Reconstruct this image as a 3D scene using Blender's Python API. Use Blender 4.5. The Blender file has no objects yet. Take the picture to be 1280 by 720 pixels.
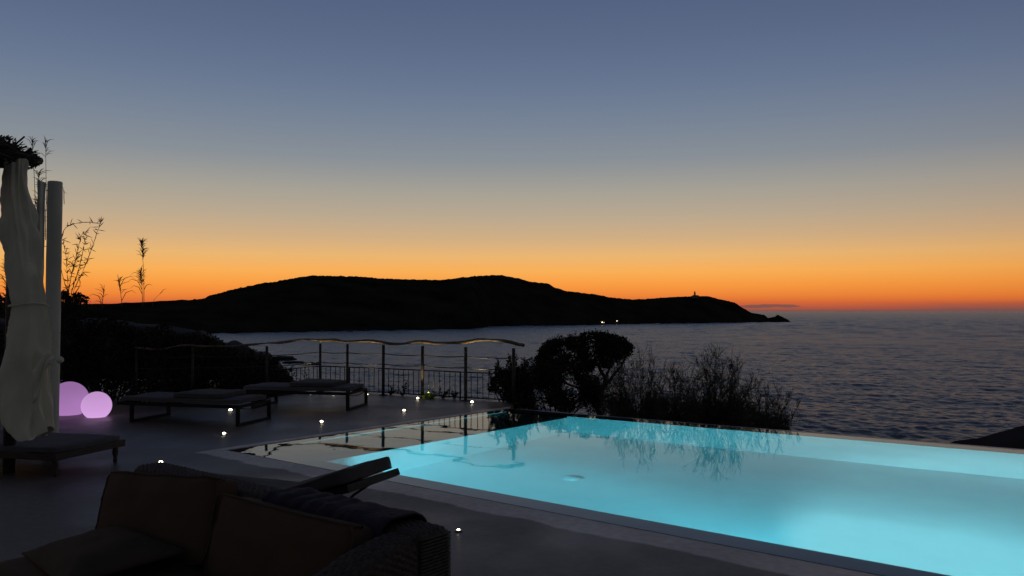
import bpy, bmesh, math, random
from mathutils import Vector, Matrix, noise
R = math.radians
random.seed(11)
C = bpy.context.scene.collection
sc = bpy.context.scene

# ---------------------------------------------------------------- camera
CAMH = 1.62
F = 1015.0
PITCH = math.atan(29 / F)
cam_d = bpy.data.cameras.new('camera')
cam = bpy.data.objects.new('camera', cam_d)
C.objects.link(cam)
cam.location = (0, 0, CAMH)
cam.rotation_euler = (R(90) + PITCH, 0, 0)
cam_d.sensor_width = 36
cam_d.lens = 36 * F / 1280
cam_d.clip_start = 0.05
cam_d.clip_end = 200000
sc.camera = cam

def ray(px, py):
    a = (px - 640) / F
    b = (360 - py) / F
    return Vector((a, math.cos(PITCH) - b * math.sin(PITCH), math.sin(PITCH) + b * math.cos(PITCH)))
def P(px, py, h=0.0):            # the point seen at a pixel, on the level z = h
    d = ray(px, py)
    t = (h - CAMH) / d.z
    return Vector((0, 0, CAMH)) + d * t
def PY(px, py, Y):               # the point seen at a pixel, at distance Y
    d = ray(px, py)
    return Vector((0, 0, CAMH)) + d * (Y / d.y)

# ---------------------------------------------------------------- sky
def s2l(c):
    return tuple(((v / 255) / 12.92 if v / 255 <= 0.04045 else ((v / 255 + 0.055) / 1.055) ** 2.4) for v in c) + (1,)
w = bpy.data.worlds.new('World')
sc.world = w
w.use_nodes = True
nt = w.node_tree
nt.nodes.clear()
N = nt.nodes.new
def L(a, b): nt.links.new(a, b)
def mth(op, a=None, b=None, c=None, clamp=False):
    n = N('ShaderNodeMath'); n.operation = op; n.use_clamp = clamp
    for i, v in enumerate((a, b, c)):
        if v is None: continue
        if isinstance(v, (int, float)): n.inputs[i].default_value = v
        else: L(v, n.inputs[i])
    return n.outputs[0]
def ramp(fac, stops, interp='LINEAR'):
    n = N('ShaderNodeValToRGB'); n.color_ramp.interpolation = interp
    e = n.color_ramp.elements
    while len(e) > 1: e.remove(e[-1])
    e[0].position, e[0].color = stops[0]
    for p, c in stops[1:]:
        k = e.new(p); k.color = c
    L(fac, n.inputs[0])
    return n.outputs[0]
def smooth(v, a, b, lo=0.0, hi=1.0):
    n = N('ShaderNodeMapRange'); n.interpolation_type = 'SMOOTHSTEP'
    L(v, n.inputs[0]); n.inputs[1].default_value = a; n.inputs[2].default_value = b
    n.inputs[3].default_value = lo; n.inputs[4].default_value = hi
    return n.outputs[0]
tc = N('ShaderNodeTexCoord')
sep = N('ShaderNodeSeparateXYZ'); L(tc.outputs['Generated'], sep.inputs[0])
X, Y, Z = sep.outputs
el = mth('SQRT', mth('MAXIMUM', Z, 0.0))
def q(y):
    t = (389 - y) / F
    return math.sqrt(max(t / math.sqrt(1 + t * t), 0))
front = ramp(el, [(q(y), s2l(c)) for y, c in [
    (388.6, (128, 80, 74)), (385, (176, 88, 66)), (379, (212, 102, 56)), (370, (238, 132, 56)), (357, (249, 155, 66)),
    (340, (250, 175, 86)), (320, (234, 182, 114)), (300, (211, 175, 131)), (272, (187, 169, 144)),
    (240, (166, 161, 150)), (200, (137, 144, 151)), (150, (118, 131, 150)), (100, (102, 118, 145)),
    (50, (92, 107, 136)), (0, (84, 99, 129))]] + [(0.8, s2l((58, 66, 86))), (1.0, s2l((48, 54, 70)))])
back = ramp(el, [(0.0, s2l((104, 100, 98))), (0.25, s2l((118, 115, 114))), (0.5, s2l((86, 88, 92))), (1.0, s2l((50, 56, 68)))])
SUNAZ = math.atan((470 - 640) / F)
hl = mth('SQRT', mth('ADD', mth('MULTIPLY', X, X), mth('ADD', mth('MULTIPLY', Y, Y), 1e-6)))
dt = mth('DIVIDE', mth('ADD', mth('MULTIPLY', X, math.sin(SUNAZ)), mth('MULTIPLY', Y, math.cos(SUNAZ))), hl)
# near the zenith the azimuth no longer matters
mix = N('ShaderNodeMix'); mix.data_type = 'RGBA'
L(smooth(dt, -0.35, 0.62), mix.inputs[0]); L(back, mix.inputs[6]); L(front, mix.inputs[7])
dim = smooth(dt, 0.45, 0.99, 0.74, 1.0)
mul = N('ShaderNodeMix'); mul.data_type = 'RGBA'; mul.blend_type = 'MULTIPLY'; mul.inputs[0].default_value = 1
L(mix.outputs[2], mul.inputs[6])
cc = N('ShaderNodeCombineColor'); L(dim, cc.inputs[0]); L(mth('POWER', dim, 1.15), cc.inputs[1]); L(mth('POWER', dim, 0.9), cc.inputs[2])
L(cc.outputs[0], mul.inputs[7])
# low cloud bars over the horizon
ratio = mth('DIVIDE', X, mth('MAXIMUM', Y, 0.01))
ns = N('ShaderNodeTexNoise'); ns.inputs['Scale'].default_value = 40; ns.inputs['Detail'].default_value = 4
mp = N('ShaderNodeMapping'); mp.inputs['Scale'].default_value = (1, 1, 6); L(tc.outputs['Generated'], mp.inputs[0]); L(mp.outputs[0], ns.inputs[0])
nz = mth('MULTIPLY', mth('SUBTRACT', ns.outputs[0], 0.5), 0.004)
zc = mth('ADD', Z, nz)
half = smooth(mth('ABSOLUTE', mth('SUBTRACT', ratio, 0.318)), 0.022, 0.050, 0.0022, -0.0008)
bar = mth('MULTIPLY', smooth(mth('SUBTRACT', half, mth('ABSOLUTE', mth('SUBTRACT', zc, 0.0062))), -0.0003, 0.0007), 0.85)
low = mth('MULTIPLY', smooth(zc, 0.0055, 0.003), smooth(ratio, 0.42, 0.58, 0.0, 0.62))
low2 = mth('MULTIPLY', smooth(zc, 0.013, 0.006), smooth(ratio, 0.38, 0.6, 0.0, 0.4))
m2 = N('ShaderNodeMix'); m2.data_type = 'RGBA'; m2.inputs[7].default_value = s2l((112, 82, 78))
L(mth('MAXIMUM', bar, mth('MAXIMUM', low, low2)), m2.inputs[0]); L(mul.outputs[2], m2.inputs[6])
bg = N('ShaderNodeBackground'); L(m2.outputs[2], bg.inputs[0]); bg.inputs[1].default_value = 1.0
wo = N('ShaderNodeOutputWorld'); L(bg.outputs[0], wo.inputs[0])

sc.view_settings.view_transform = 'Standard'
sc.view_settings.look = 'None'
sc.view_settings.exposure = 0
sc.view_settings.gamma = 1
sc.view_settings.use_curve_mapping = False
sc.cycles.max_bounces = 7
sc.cycles.diffuse_bounces = 3
sc.cycles.glossy_bounces = 3
sc.cycles.transmission_bounces = 5
sc.cycles.caustics_reflective = False
sc.cycles.caustics_refractive = False
sc.cycles.sample_clamp_indirect = 3
sc.cycles.use_denoising = True

# ---------------------------------------------------------------- materials
def mat(name, col, rough=0.8, metal=0.0, spec=0.5, var=0.0, vscale=8.0, bump=0.0, bscale=60.0, emis=None, estr=0.0, sheen=0.0, stretch=None):
    m = bpy.data.materials.new(name); m.use_nodes = True
    t = m.node_tree; b = t.nodes['Principled BSDF']
    b.inputs['Base Color'].default_value = (*col, 1)
    b.inputs['Roughness'].default_value = rough
    b.inputs['Metallic'].default_value = metal
    b.inputs['Specular IOR Level'].default_value = spec
    b.inputs['Sheen Weight'].default_value = sheen
    co = t.nodes.new('ShaderNodeTexCoord').outputs['Object']
    if stretch:
        mpn = t.nodes.new('ShaderNodeMapping'); mpn.inputs['Scale'].default_value = stretch
        t.links.new(co, mpn.inputs[0]); co = mpn.outputs[0]
    if var:
        n = t.nodes.new('ShaderNodeTexNoise'); n.inputs['Scale'].default_value = vscale; n.inputs['Detail'].default_value = 5
        t.links.new(co, n.inputs[0])
        r = t.nodes.new('ShaderNodeValToRGB')
        r.color_ramp.elements[0].position = 0.3; r.color_ramp.elements[1].position = 0.7
        r.color_ramp.elements[0].color = (*[c * (1 - var) for c in col], 1)
        r.color_ramp.elements[1].color = (*[min(c * (1 + var), 1) for c in col], 1)
        t.links.new(n.outputs[0], r.inputs[0]); t.links.new(r.outputs[0], b.inputs['Base Color'])
    if bump:
        n = t.nodes.new('ShaderNodeTexNoise'); n.inputs['Scale'].default_value = bscale; n.inputs['Detail'].default_value = 4
        t.links.new(co, n.inputs[0])
        bp = t.nodes.new('ShaderNodeBump'); bp.inputs['Strength'].default_value = bump; bp.inputs['Distance'].default_value = 0.01
        t.links.new(n.outputs[0], bp.inputs['Height']); t.links.new(bp.outputs[0], b.inputs['Normal'])
    if emis:
        b.inputs['Emission Color'].default_value = (*emis, 1); b.inputs['Emission Strength'].default_value = estr
    return m
M = {}
M['leaf'] = mat('dark_leaf', (0.026, 0.033, 0.017), 0.8, spec=0.15, var=0.5, vscale=3)
M['leaf2'] = mat('olive_leaf', (0.05, 0.055, 0.03), 0.7, var=0.4, vscale=2)
M['twig'] = mat('twig_bark', (0.06, 0.05, 0.035), 0.9, var=0.4, vscale=10)
M['bark'] = mat('bark', (0.07, 0.055, 0.04), 0.9, var=0.4, vscale=12, bump=0.8, bscale=30)
M['reed'] = mat('dry_reed', (0.12, 0.10, 0.06), 0.8, var=0.3)
M['green'] = mat('fresh_leaf', (0.22, 0.36, 0.04), 0.5, var=0.3, vscale=20)
M['metal'] = mat('dark_metal', (0.014, 0.013, 0.012), 0.6, metal=0.0, spec=0.2, var=0.3, vscale=20)
M['rust'] = mat('weathered_post', (0.05, 0.04, 0.033), 0.6, metal=0.3, var=0.4, vscale=15)
M['cable'] = mat('steel_cable', (0.03, 0.03, 0.03), 0.6)
M['log'] = mat('grey_driftwood', (0.16, 0.115, 0.07), 0.85, var=0.4, vscale=9, bump=0.7, bscale=35)
M['pad'] = mat('grey_canvas', (0.10, 0.10, 0.11), 0.95, var=0.12, vscale=5, bump=0.3, bscale=250)
M['padb'] = mat('taupe_canvas', (0.075, 0.078, 0.075), 0.95, var=0.15, vscale=5, bump=0.3, bscale=250)
M['cush'] = mat('brown_weave', (0.088, 0.058, 0.032), 0.95, var=0.14, vscale=5, bump=0.7, bscale=420)
M['pillow'] = mat('tan_weave', (0.075, 0.053, 0.031), 0.95, var=0.14, vscale=6, bump=0.7, bscale=350)
M['wicker'] = mat('wicker', (0.052, 0.038, 0.025), 0.65, var=0.5, vscale=45, bump=0.5, bscale=120)
M['throw'] = mat('navy_knit', (0.024, 0.022, 0.036), 0.95, var=0.25, vscale=25, bump=0.8, bscale=220)
M['cloth'] = mat('white_curtain', (0.76, 0.79, 0.62), 0.95, var=0.16, vscale=2.2, bump=0.3, bscale=160)
M['plaster'] = mat('white_plaster', (0.66, 0.72, 0.62), 0.85, var=0.1, vscale=3, bump=0.35, bscale=25)
M['wood'] = mat('dark_timber', (0.05, 0.035, 0.025), 0.7, var=0.4, vscale=6, bump=0.4, bscale=40, stretch=(1, 8, 8))
M['steel'] = mat('lamp_steel', (0.35, 0.35, 0.35), 0.35, metal=0.9)
M['rock'] = mat('coast_rock', (0.02, 0.018, 0.015), 0.95, var=0.5, vscale=0.3, bump=1.0, bscale=0.8)
M['scrub'] = mat('scrub_hill', (0.026, 0.026, 0.02), 1.0, spec=0.0, var=0.5, vscale=0.02)
M['white'] = mat('silhouette_grey', (0.14, 0.13, 0.12), 0.8)  # far walls and hulls darkened into silhouettes, backlit shade put into the colour
M['roof'] = mat('roof_tile', (0.2, 0.12, 0.08), 0.9)
M['lamp'] = mat('lamp_lens', (0.8, 0.8, 0.8), 0.3, emis=(1.0, 0.84, 0.55), estr=14)
M['win'] = mat('lit_window', (0.8, 0.8, 0.8), 0.3, emis=(1.0, 0.85, 0.5), estr=2.6)
M['poolwall'] = mat('pool_plaster', (0.66, 0.80, 0.82), 0.75, var=0.05, vscale=1.5)
M['shelf'] = mat('pool_shelf', (0.28, 0.38, 0.39), 0.7, var=0.12, vscale=3)
M['lip'] = mat('wet_stone_lip', (0.10, 0.10, 0.105), 0.5, var=0.2, vscale=5)
M['slot'] = mat('drain_channel', (0.015, 0.015, 0.015), 0.8)
M['kerb'] = mat('outer_kerb', (0.12, 0.115, 0.11), 0.35, var=0.2, vscale=6)

# stone terrace, with a pale dried band of its own shape along the pool slot
def terrace_mat():
    m = bpy.data.materials.new('terrace_resin'); m.use_nodes = True
    t = m.node_tree; b = t.nodes['Principled BSDF']; n = t.nodes.new; l = t.links.new
    co = n('ShaderNodeTexCoord').outputs['Object']
    n1 = n('ShaderNodeTexNoise'); n1.inputs['Scale'].default_value = 0.9; n1.inputs['Detail'].default_value = 7; n1.inputs['Roughness'].default_value = 0.6; l(co, n1.inputs[0])
    n2 = n('ShaderNodeTexNoise'); n2.inputs['Scale'].default_value = 1.8; n2.inputs['Detail'].default_value = 4; l(co, n2.inputs[0])
    n3 = n('ShaderNodeTexNoise'); n3.inputs['Scale'].default_value = 90; n3.inputs['Detail'].default_value = 3; l(co, n3.inputs[0])
    n4 = n('ShaderNodeTexNoise'); n4.inputs['Scale'].default_value = 14; n4.inputs['Detail'].default_value = 4; l(co, n4.inputs[0])
    r = n('ShaderNodeValToRGB'); e = r.color_ramp.elements
    e[0].position = 0.36; e[0].color = (0.092, 0.078, 0.066, 1); e[1].position = 0.66; e[1].color = (0.155, 0.135, 0.115, 1)
    l(n1.outputs[0], r.inputs[0])
    sp = n('ShaderNodeSeparateXYZ'); l(co, sp.inputs[0])
    # distance from the pool: v along near edge, u along left edge
    def mm(op, a, bb):
        k = n('ShaderNodeMath'); k.operation = op
        for i, v in enumerate((a, bb)):
            if isinstance(v, (int, float)): k.inputs[i].default_value = v
            else: l(v, k.inputs[i])
        return k.outputs[0]
    dv = mm('MULTIPLY', sp.outputs[1], -1.0)
    du = mm('MULTIPLY', sp.outputs[0], -2.6)
    dist = mm('MAXIMUM', dv, du)
    dist = mm('ADD', dist, mm('MULTIPLY', mm('SUBTRACT', n2.outputs[0], 0.5), 0.24))
    dist = mm('ADD', dist, mm('MULTIPLY', mm('SUBTRACT', n4.outputs[0], 0.5), 0.05))
    mr = n('ShaderNodeMapRange'); l(dist, mr.inputs[0]); mr.inputs[1].default_value = 0.33; mr.inputs[2].default_value = 0.37; mr.inputs[3].default_value = 1; mr.inputs[4].default_value = 0
    mx = n('ShaderNodeMix'); mx.data_type = 'RGBA'; l(mr.outputs[0], mx.inputs[0]); l(r.outputs[0], mx.inputs[6]); mx.inputs[7].default_value = (0.60, 0.54, 0.49, 1)
    mx2 = n('ShaderNodeMix'); mx2.data_type = 'RGBA'; mx2.blend_type = 'MULTIPLY'; mx2.inputs[0].default_value = 0.5
    l(mx.outputs[2], mx2.inputs[6]); rr = n('ShaderNodeMapRange'); l(n4.outputs[0], rr.inputs[0]); rr.inputs[1].default_value = 0.3; rr.inputs[2].default_value = 0.7; rr.inputs[3].default_value = 0.6; rr.inputs[4].default_value = 1.2
    l(rr.outputs[0], mx2.inputs[7]); l(mx2.outputs[2], b.inputs['Base Color'])
    rg = n('ShaderNodeMapRange'); l(n1.outputs[0], rg.inputs[0]); rg.inputs[1].default_value = 0.35; rg.inputs[2].default_value = 0.65; rg.inputs[3].default_value = 0.38; rg.inputs[4].default_value = 0.60
    l(rg.outputs[0], b.inputs['Roughness'])
    b.inputs['Specular IOR Level'].default_value = 0.5
    bp = n('ShaderNodeBump'); bp.inputs['Strength'].default_value = 0.35; bp.inputs['Distance'].default_value = 0.004
    l(n3.outputs[0], bp.inputs['Height']); l(bp.outputs[0], b.inputs['Normal'])
    return m
M['terrace'] = terrace_mat()

def water_mat():
    m = bpy.data.materials.new('pool_water'); m.use_nodes = True
    t = m.node_tree; t.nodes.clear(); n = t.nodes.new; l = t.links.new
    g = n('ShaderNodeBsdfGlass'); g.inputs['IOR'].default_value = 1.333; g.inputs['Roughness'].default_value = 0.0
    co = n('ShaderNodeTexCoord').outputs['Object']
    a = n('ShaderNodeTexNoise'); a.inputs['Scale'].default_value = 1.1; a.inputs['Detail'].default_value = 2; l(co, a.inputs[0])
    c = n('ShaderNodeTexNoise'); c.inputs['Scale'].default_value = 5; c.inputs['Detail'].default_value = 2; l(co, c.inputs[0])
    ad = n('ShaderNodeMath'); ad.operation = 'MULTIPLY_ADD'; l(c.outputs[0], ad.inputs[0]); ad.inputs[1].default_value = 0.12; l(a.outputs[0], ad.inputs[2])
    bp = n('ShaderNodeBump'); bp.inputs['Strength'].default_value = 1.0; bp.inputs['Distance'].default_value = 0.0035
    l(ad.outputs[0], bp.inputs['Height']); l(bp.outputs[0], g.inputs['Normal'])
    o = n('ShaderNodeOutputMaterial'); l(g.outputs[0], o.inputs[0])
    return m
M['water'] = water_mat()

def sea_mat():
    m = bpy.data.materials.new('sea_water'); m.use_nodes = True
    t = m.node_tree; b = t.nodes['Principled BSDF']; n = t.nodes.new; l = t.links.new
    t.nodes.remove(b)
    co = n('ShaderNodeTexCoord').outputs['Object']
    k = n('ShaderNodeTexNoise'); k.inputs['Scale'].default_value = 0.9; k.inputs['Detail'].default_value = 4; l(co, k.inputs[0])
    bp = n('ShaderNodeBump'); bp.inputs['Strength'].default_value = 0.8; bp.inputs['Distance'].default_value = 0.35
    l(k.outputs[0], bp.inputs['Height'])
    g = n('ShaderNodeBsdfGlossy'); g.inputs['Color'].default_value = (0.45, 0.475, 0.53, 1); g.inputs['Roughness'].default_value = 0.24; l(bp.outputs[0], g.inputs['Normal'])
    fr = n('ShaderNodeFresnel'); fr.inputs['IOR'].default_value = 1.34; l(bp.outputs[0], fr.inputs['Normal'])
    bl = n('ShaderNodeBsdfDiffuse'); bl.inputs['Color'].default_value = (0.040, 0.039, 0.038, 1)
    mx = n('ShaderNodeMixShader'); l(fr.outputs[0], mx.inputs[0]); l(bl.outputs[0], mx.inputs[1]); l(g.outputs[0], mx.inputs[2])
    l(mx.outputs[0], t.nodes['Material Output'].inputs[0])
    return m
M['sea'] = sea_mat()

def glow_mat(name, col, s):
    m = mat(name, (0.10, 0.09, 0.10), 0.5, emis=col, estr=s)
    return m
def orb_grad(m):
    t = m.node_tree; b = t.nodes['Principled BSDF']; n = t.nodes.new; l = t.links.new
    co = n('ShaderNodeTexCoord').outputs['Object']; sp = n('ShaderNodeSeparateXYZ'); l(co, sp.inputs[0])
    mr = n('ShaderNodeMapRange'); l(sp.outputs[2], mr.inputs[0]); mr.inputs[1].default_value = 0.0; mr.inputs[2].default_value = 0.45; mr.inputs[3].default_value = 1.18; mr.inputs[4].default_value = 0.82
    l(mr.outputs[0], b.inputs['Emission Strength'])
M['orb'] = glow_mat('glowing_orb', s2l((158, 112, 170))[:3], 1.0)
M['orb2'] = glow_mat('glowing_orb_bright', s2l((200, 152, 210))[:3], 1.0)

orb_grad(M['orb']); orb_grad(M['orb2'])

# ---------------------------------------------------------------- mesh helpers
def obj(name, me_or_bm, material, parent=None, smooth_=True):
    if isinstance(me_or_bm, bmesh.types.BMesh):
        me = bpy.data.meshes.new(name); bmesh.ops.recalc_face_normals(me_or_bm, faces=me_or_bm.faces[:]); me_or_bm.to_mesh(me); me_or_bm.free()
    else:
        me = me_or_bm
    me.materials.append(material)
    if smooth_:
        for p in me.polygons: p.use_smooth = True
    o = bpy.data.objects.new(name, me); C.objects.link(o)
    if parent: o.parent = parent
    return o
def tag(o, label, cat, group=None):
    o['label'] = label; o['category'] = cat
    if group: o['group'] = group
    return o
def thing(name, loc, label, cat, rz=0.0, group=None):
    o = bpy.data.objects.new(name, None); C.objects.link(o); o.empty_display_size = 0.2
    o.location = loc; o.rotation_euler = (0, 0, rz)
    return tag(o, label, cat, group)
def struct(o): o['kind'] = 'structure'; return o
def box(bm, c, s, mat4=None, bevel=0.0):
    r = bmesh.ops.create_cube(bm, size=1.0, matrix=Matrix.Translation(Vector(c)) @ Matrix.Diagonal((*s, 1)))
    vs = r['verts']
    if bevel:
        es = list({e for v in vs for e in v.link_edges})
        rr = bmesh.ops.bevel(bm, geom=es, offset=bevel, segments=2, affect='EDGES', profile=0.6)
        vs = [v for v in rr['verts']] or vs
        if mat4 is not None:
            allv = {v for f in rr['faces'] for v in f.verts} | set(rr['verts'])
            # include faces connected
            stack = list(allv); seen = set(allv)
            while stack:
                v = stack.pop()
                for e in v.link_edges:
                    o = e.other_vert(v)
                    if o not in seen: seen.add(o); stack.append(o)
            vs = list(seen)
    if mat4 is not None: bmesh.ops.transform(bm, matrix=mat4, verts=vs)
def boxbm(c, s, bevel=0.0, mat4=None):
    bm = bmesh.new(); box(bm, c, s, mat4, bevel); return bm
def tube(bm, pts, rad, seg=6, cap=True):
    """pts: list of Vectors; rad: number or list"""
    pts = [Vector(p) for p in pts]; n = len(pts)
    rings = []
    up = Vector((0, 0, 1))
    prev = None
    for i, p in enumerate(pts):
        d = (pts[min(i + 1, n - 1)] - pts[max(i - 1, 0)])
        if d.length < 1e-9: d = Vector((0, 0, 1))
        d.normalize()
        if prev is None:
            a = d.cross(up)
            if a.length < 1e-3: a = d.cross(Vector((1, 0, 0)))
            a.normalize()
        else:
            a = prev - d * prev.dot(d)
            if a.length < 1e-4: a = d.orthogonal()
            a.normalize()
        prev = a
        b = d.cross(a)
        r = rad[i] if isinstance(rad, (list, tuple)) else rad
        rings.append([bm.verts.new(p + (a * math.cos(2 * math.pi * k / seg) + b * math.sin(2 * math.pi * k / seg)) * r) for k in range(seg)])
    for i in range(n - 1):
        for k in range(seg):
            bm.faces.new((rings[i][k], rings[i][(k + 1) % seg], rings[i + 1][(k + 1) % seg], rings[i + 1][k]))
    if cap and seg > 2:
        bm.faces.new(rings[0]); bm.faces.new(rings[-1])
def tubebm(pts, rad, seg=8):
    bm = bmesh.new(); tube(bm, pts, rad, seg); return bm
def lathe(prof, seg=24, cx=0, cy=0):
    bm = bmesh.new(); rings = []
    for r, z in prof:
        rings.append([bm.verts.new((cx + max(r, 1e-4) * math.cos(2 * math.pi * k / seg), cy + max(r, 1e-4) * math.sin(2 * math.pi * k / seg), z)) for k in range(seg)])
    for i in range(len(rings) - 1):
        for k in range(seg):
            bm.faces.new((rings[i][k], rings[i][(k + 1) % seg], rings[i + 1][(k + 1) % seg], rings[i + 1][k]))
    bm.faces.new(rings[0]); bm.faces.new(rings[-1])
    return bm
def poly(bm, pts, z=None):
    vs = [bm.verts.new((p[0], p[1], z if z is not None else p[2])) for p in pts]
    return bm.faces.new(vs)
def nzv(x, y=0.0, z=0.0): return noise.noise(Vector((x, y, z)))
def rv(s=1.0): return Vector((random.uniform(-s, s), random.uniform(-s, s), random.uniform(-s, s)))
def rdir():
    while True:
        v = rv()
        if 0.05 < v.length < 1: return v.normalized()
def cushion(size, puff=0.06, corner=0.12, n=14, seed=0, sag=0.0):
    """soft rectangular pad centred on the origin; size = (x, y thickness, z)"""
    sx, sy, sz = size
    bm = bmesh.new()
    bmesh.ops.create_cube(bm, size=2.0)
    bmesh.ops.subdivide_edges(bm, edges=bm.edges[:], cuts=n, use_grid_fill=True)
    for v in bm.verts:
        x, y, z = v.co
        # superellipse rounding of the outline
        k = 1.0 / max((abs(x) ** 8 + abs(z) ** 8) ** (1 / 8), 1e-6) * max(abs(x), abs(z)) if (x or z) else 1
        k = 1 - (1 - k) * corner / 0.083 * 0.6
        fx, fz = x * k, z * k
        edge = max(abs(x), abs(z))
        th = (1 - edge ** 5 * 0.32) + puff / max(sy, 0.01) * (1 - x * x) * (1 - z * z)
        yy = y * th
        wr = 0.009 * nzv(x * 2.4 + seed, z * 2.4, y + seed) + 0.004 * nzv(x * 7 + seed, z * 7, y) + 0.005 * max(0, 1 - abs(nzv(x * 3.3 + seed, z * 2.1 - seed)) * 9) * edge ** 2
        v.co = Vector((fx * sx / 2, yy * sy / 2 + wr, fz * sz / 2 + 0.5 * wr - sag * (1 - x * x) * (z > 0.6)))
    return bm

# ================================================================ SETTING
SEA = -24.0
def profile(pts, x):
    if x <= pts[0][0]: return pts[0][1]
    for (a, b), (c, d) in zip(pts, pts[1:]):
        if x <= c:
            t = (x - a) / (c - a); t = t * t * (3 - 2 * t) * 0.4 + t * 0.6
            return b + (d - b) * t
    return pts[-1][1]

# sea: one mesh, a wide low sheet plus real wind waves wherever the terrace looks out over it
import numpy as np
def build_sea():
    rng = np.random.default_rng(5)
    rs = [20, 60, 150, 400, 1000, 3000, 10000, 60000, 150000]
    vs = []; fs = []
    for r_ in rs:
        for k in range(48):
            a = R(-180 + 7.5 * k); vs.append((r_ * math.sin(a), r_ * math.cos(a), -2.5))
    for i in range(len(rs) - 1):
        for k in range(48):
            fs.append((i * 48 + k, (i + 1) * 48 + k, (i + 1) * 48 + (k + 1) % 48, i * 48 + (k + 1) % 48))
    t = np.arange(-0.52, 0.86, 0.0017)            # tangent of the bearing
    rr = [95.0]
    while rr[-1] < 90000: rr.append(rr[-1] * (1.0036 if rr[-1] < 700 else 1.0068 if rr[-1] < 16000 else 1.03))
    rr = np.array(rr)
    Tn, Rr = np.meshgrid(t, rr)
    cs = 1 / np.sqrt(1 + Tn ** 2)
    X = Rr * Tn * cs; Y = Rr * cs
    H = np.zeros_like(X)
    nc = 64
    lam = 1.3 * (60 / 1.3) ** (np.arange(nc) / (nc - 1))
    for i in range(nc):
        th = R(240) + rng.normal() * 0.8
        kx, ky = 2 * np.pi / lam[i] * np.cos(th), 2 * np.pi / lam[i] * np.sin(th)
        slope = 0.048 if lam[i] < 5 else 0.026 if lam[i] < 12 else 0.010
        amp = slope * lam[i] / (2 * np.pi)
        cell = Rr * np.where(Rr < 700, 0.0036, 0.0068)
        fade = np.clip((lam[i] / cell - 1.5) / 1.5, 0, 1) + (0.030 / slope) * np.clip((Rr - 500) / 1200, 0, 1) * (lam[i] > 12)
        fade = fade * np.clip(0.75 + 0.5 * np.sin(X * 0.006 + i) * np.cos(Y * 0.004 + 2 * i), 0.3, 1.3)
        ph = kx * X + ky * Y + rng.uniform(0, 6.28) + 0.9 * np.sin(X / (lam[i] * 5.1) + i) + 0.9 * np.sin(Y / (lam[i] * 4.3) + 2 * i)
        H += amp * fade * (np.sin(ph) + 0.25 * np.cos(2 * ph))
    H *= np.clip((90000 - Rr) / 60000, 0, 1) ** 0.2
    b = len(vs); nr, ncol = X.shape
    co = np.concatenate([np.array(vs), np.stack([X, Y, H], -1).reshape(-1, 3)])
    idx = np.arange(nr * ncol).reshape(nr, ncol) + b
    q_ = np.stack([idx[:-1, :-1], idx[:-1, 1:], idx[1:, 1:], idx[1:, :-1]], -1).reshape(-1, 4)
    allf = np.concatenate([np.array(fs), q_])
    me = bpy.data.meshes.new('sea')
    me.vertices.add(len(co)); me.vertices.foreach_set('co', co.astype(np.float32).ravel())
    me.loops.add(allf.size); me.loops.foreach_set('vertex_index', allf.astype(np.int32).ravel())
    me.polygons.add(len(allf)); me.polygons.foreach_set('loop_start', np.arange(0, allf.size, 4, dtype=np.int32))
    me.polygons.foreach_set('loop_total', np.full(len(allf), 4, dtype=np.int32))
    me.update(calc_edges=True); me.validate()
    if me.polygons[len(fs) + 5].normal.z < 0: me.flip_normals()
    return me
me = build_sea()
me.polygons.foreach_set('use_smooth', [True] * len(me.polygons))
o = struct(obj('sea', me, M['sea'], None, False)); o.location = (0, 0, SEA)

# island hill across the bay: a real ridge with its own depth
sky_pts = [(-700, 372), (-300, 378), (0, 380), (60, 380), (130, 379.5), (170, 378), (215, 375.5), (255, 373.5), (262, 369), (300, 360), (330, 354), (345, 352.5), (352, 350.5), (370, 347.5), (385, 345.5),
           (400, 345), (440, 346), (480, 348.5), (510, 349.5), (548, 350.5), (575, 347.5), (600, 345), (625, 344), (645, 347.5), (665, 352.5), (684, 354), (695, 360), (710, 364),
           (740, 367.5), (770, 372.5), (790, 374.5), (810, 373.5), (840, 371.3), (868, 370), (885, 370.3), (900, 374), (918, 378), (931, 386), (939, 391), (955, 393.5),
           (960, 397.5), (968, 396), (972, 393.5), (976, 395), (982, 398), (989, 402.4)]
shore_pts = [(-700, 430), (0, 424), (270, 417), (420, 414), (590, 411.5), (612, 408), (700, 407), (800, 405), (900, 403.8), (960, 403), (989, 402.6)]
bm = bmesh.new(); grid = []
px = -700.0; cols = []
while px <= 989:
    cols.append(px); px += 1.5 if px > 230 else 9
cols.append(989.0)
for px in cols:
    ys = profile(sky_pts, px); yb = profile(shore_pts, px)
    ps = P(px, yb, SEA)
    dirv = Vector((ps.x, ps.y, 0)).normalized()
    d0 = math.hypot(ps.x, ps.y)
    depth = 60 + max(0, (yb - ys)) * 6.0
    top = PY(px, ys, (ps + dirv * depth).y).z
    col = []
    jag = 0.0
    for j in range(17):
        f = j / 16
        dist = d0 + depth * 2.0 * f
        if f <= 0.5: hh = math.sin(f * math.pi) ** 0.85
        else: hh = math.sin(f * math.pi) ** 0.8
        z = SEA - 3.0 + (top - SEA + 3.0) * hh
        p = dirv * dist
        if 0 < j < 16:
            z += (nzv(p.x * 0.02, p.y * 0.02) * 3.0 * min(1, (yb - ys) / 25) * abs(math.cos(f * math.pi)) + nzv(p.x * 0.11, p.y * 0.11, 3) * 1.3 + nzv(p.x * 0.3, p.y * 0.3, 7) * 0.9)
        col.append(bm.verts.new((p.x, p.y, z)))
    grid.append(col)
for a, b in zip(grid, grid[1:]):
    for j in range(16): bm.faces.new((a[j], b[j], b[j + 1], a[j + 1]))
struct(obj('hill', bm, M['scrub']))

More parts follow.
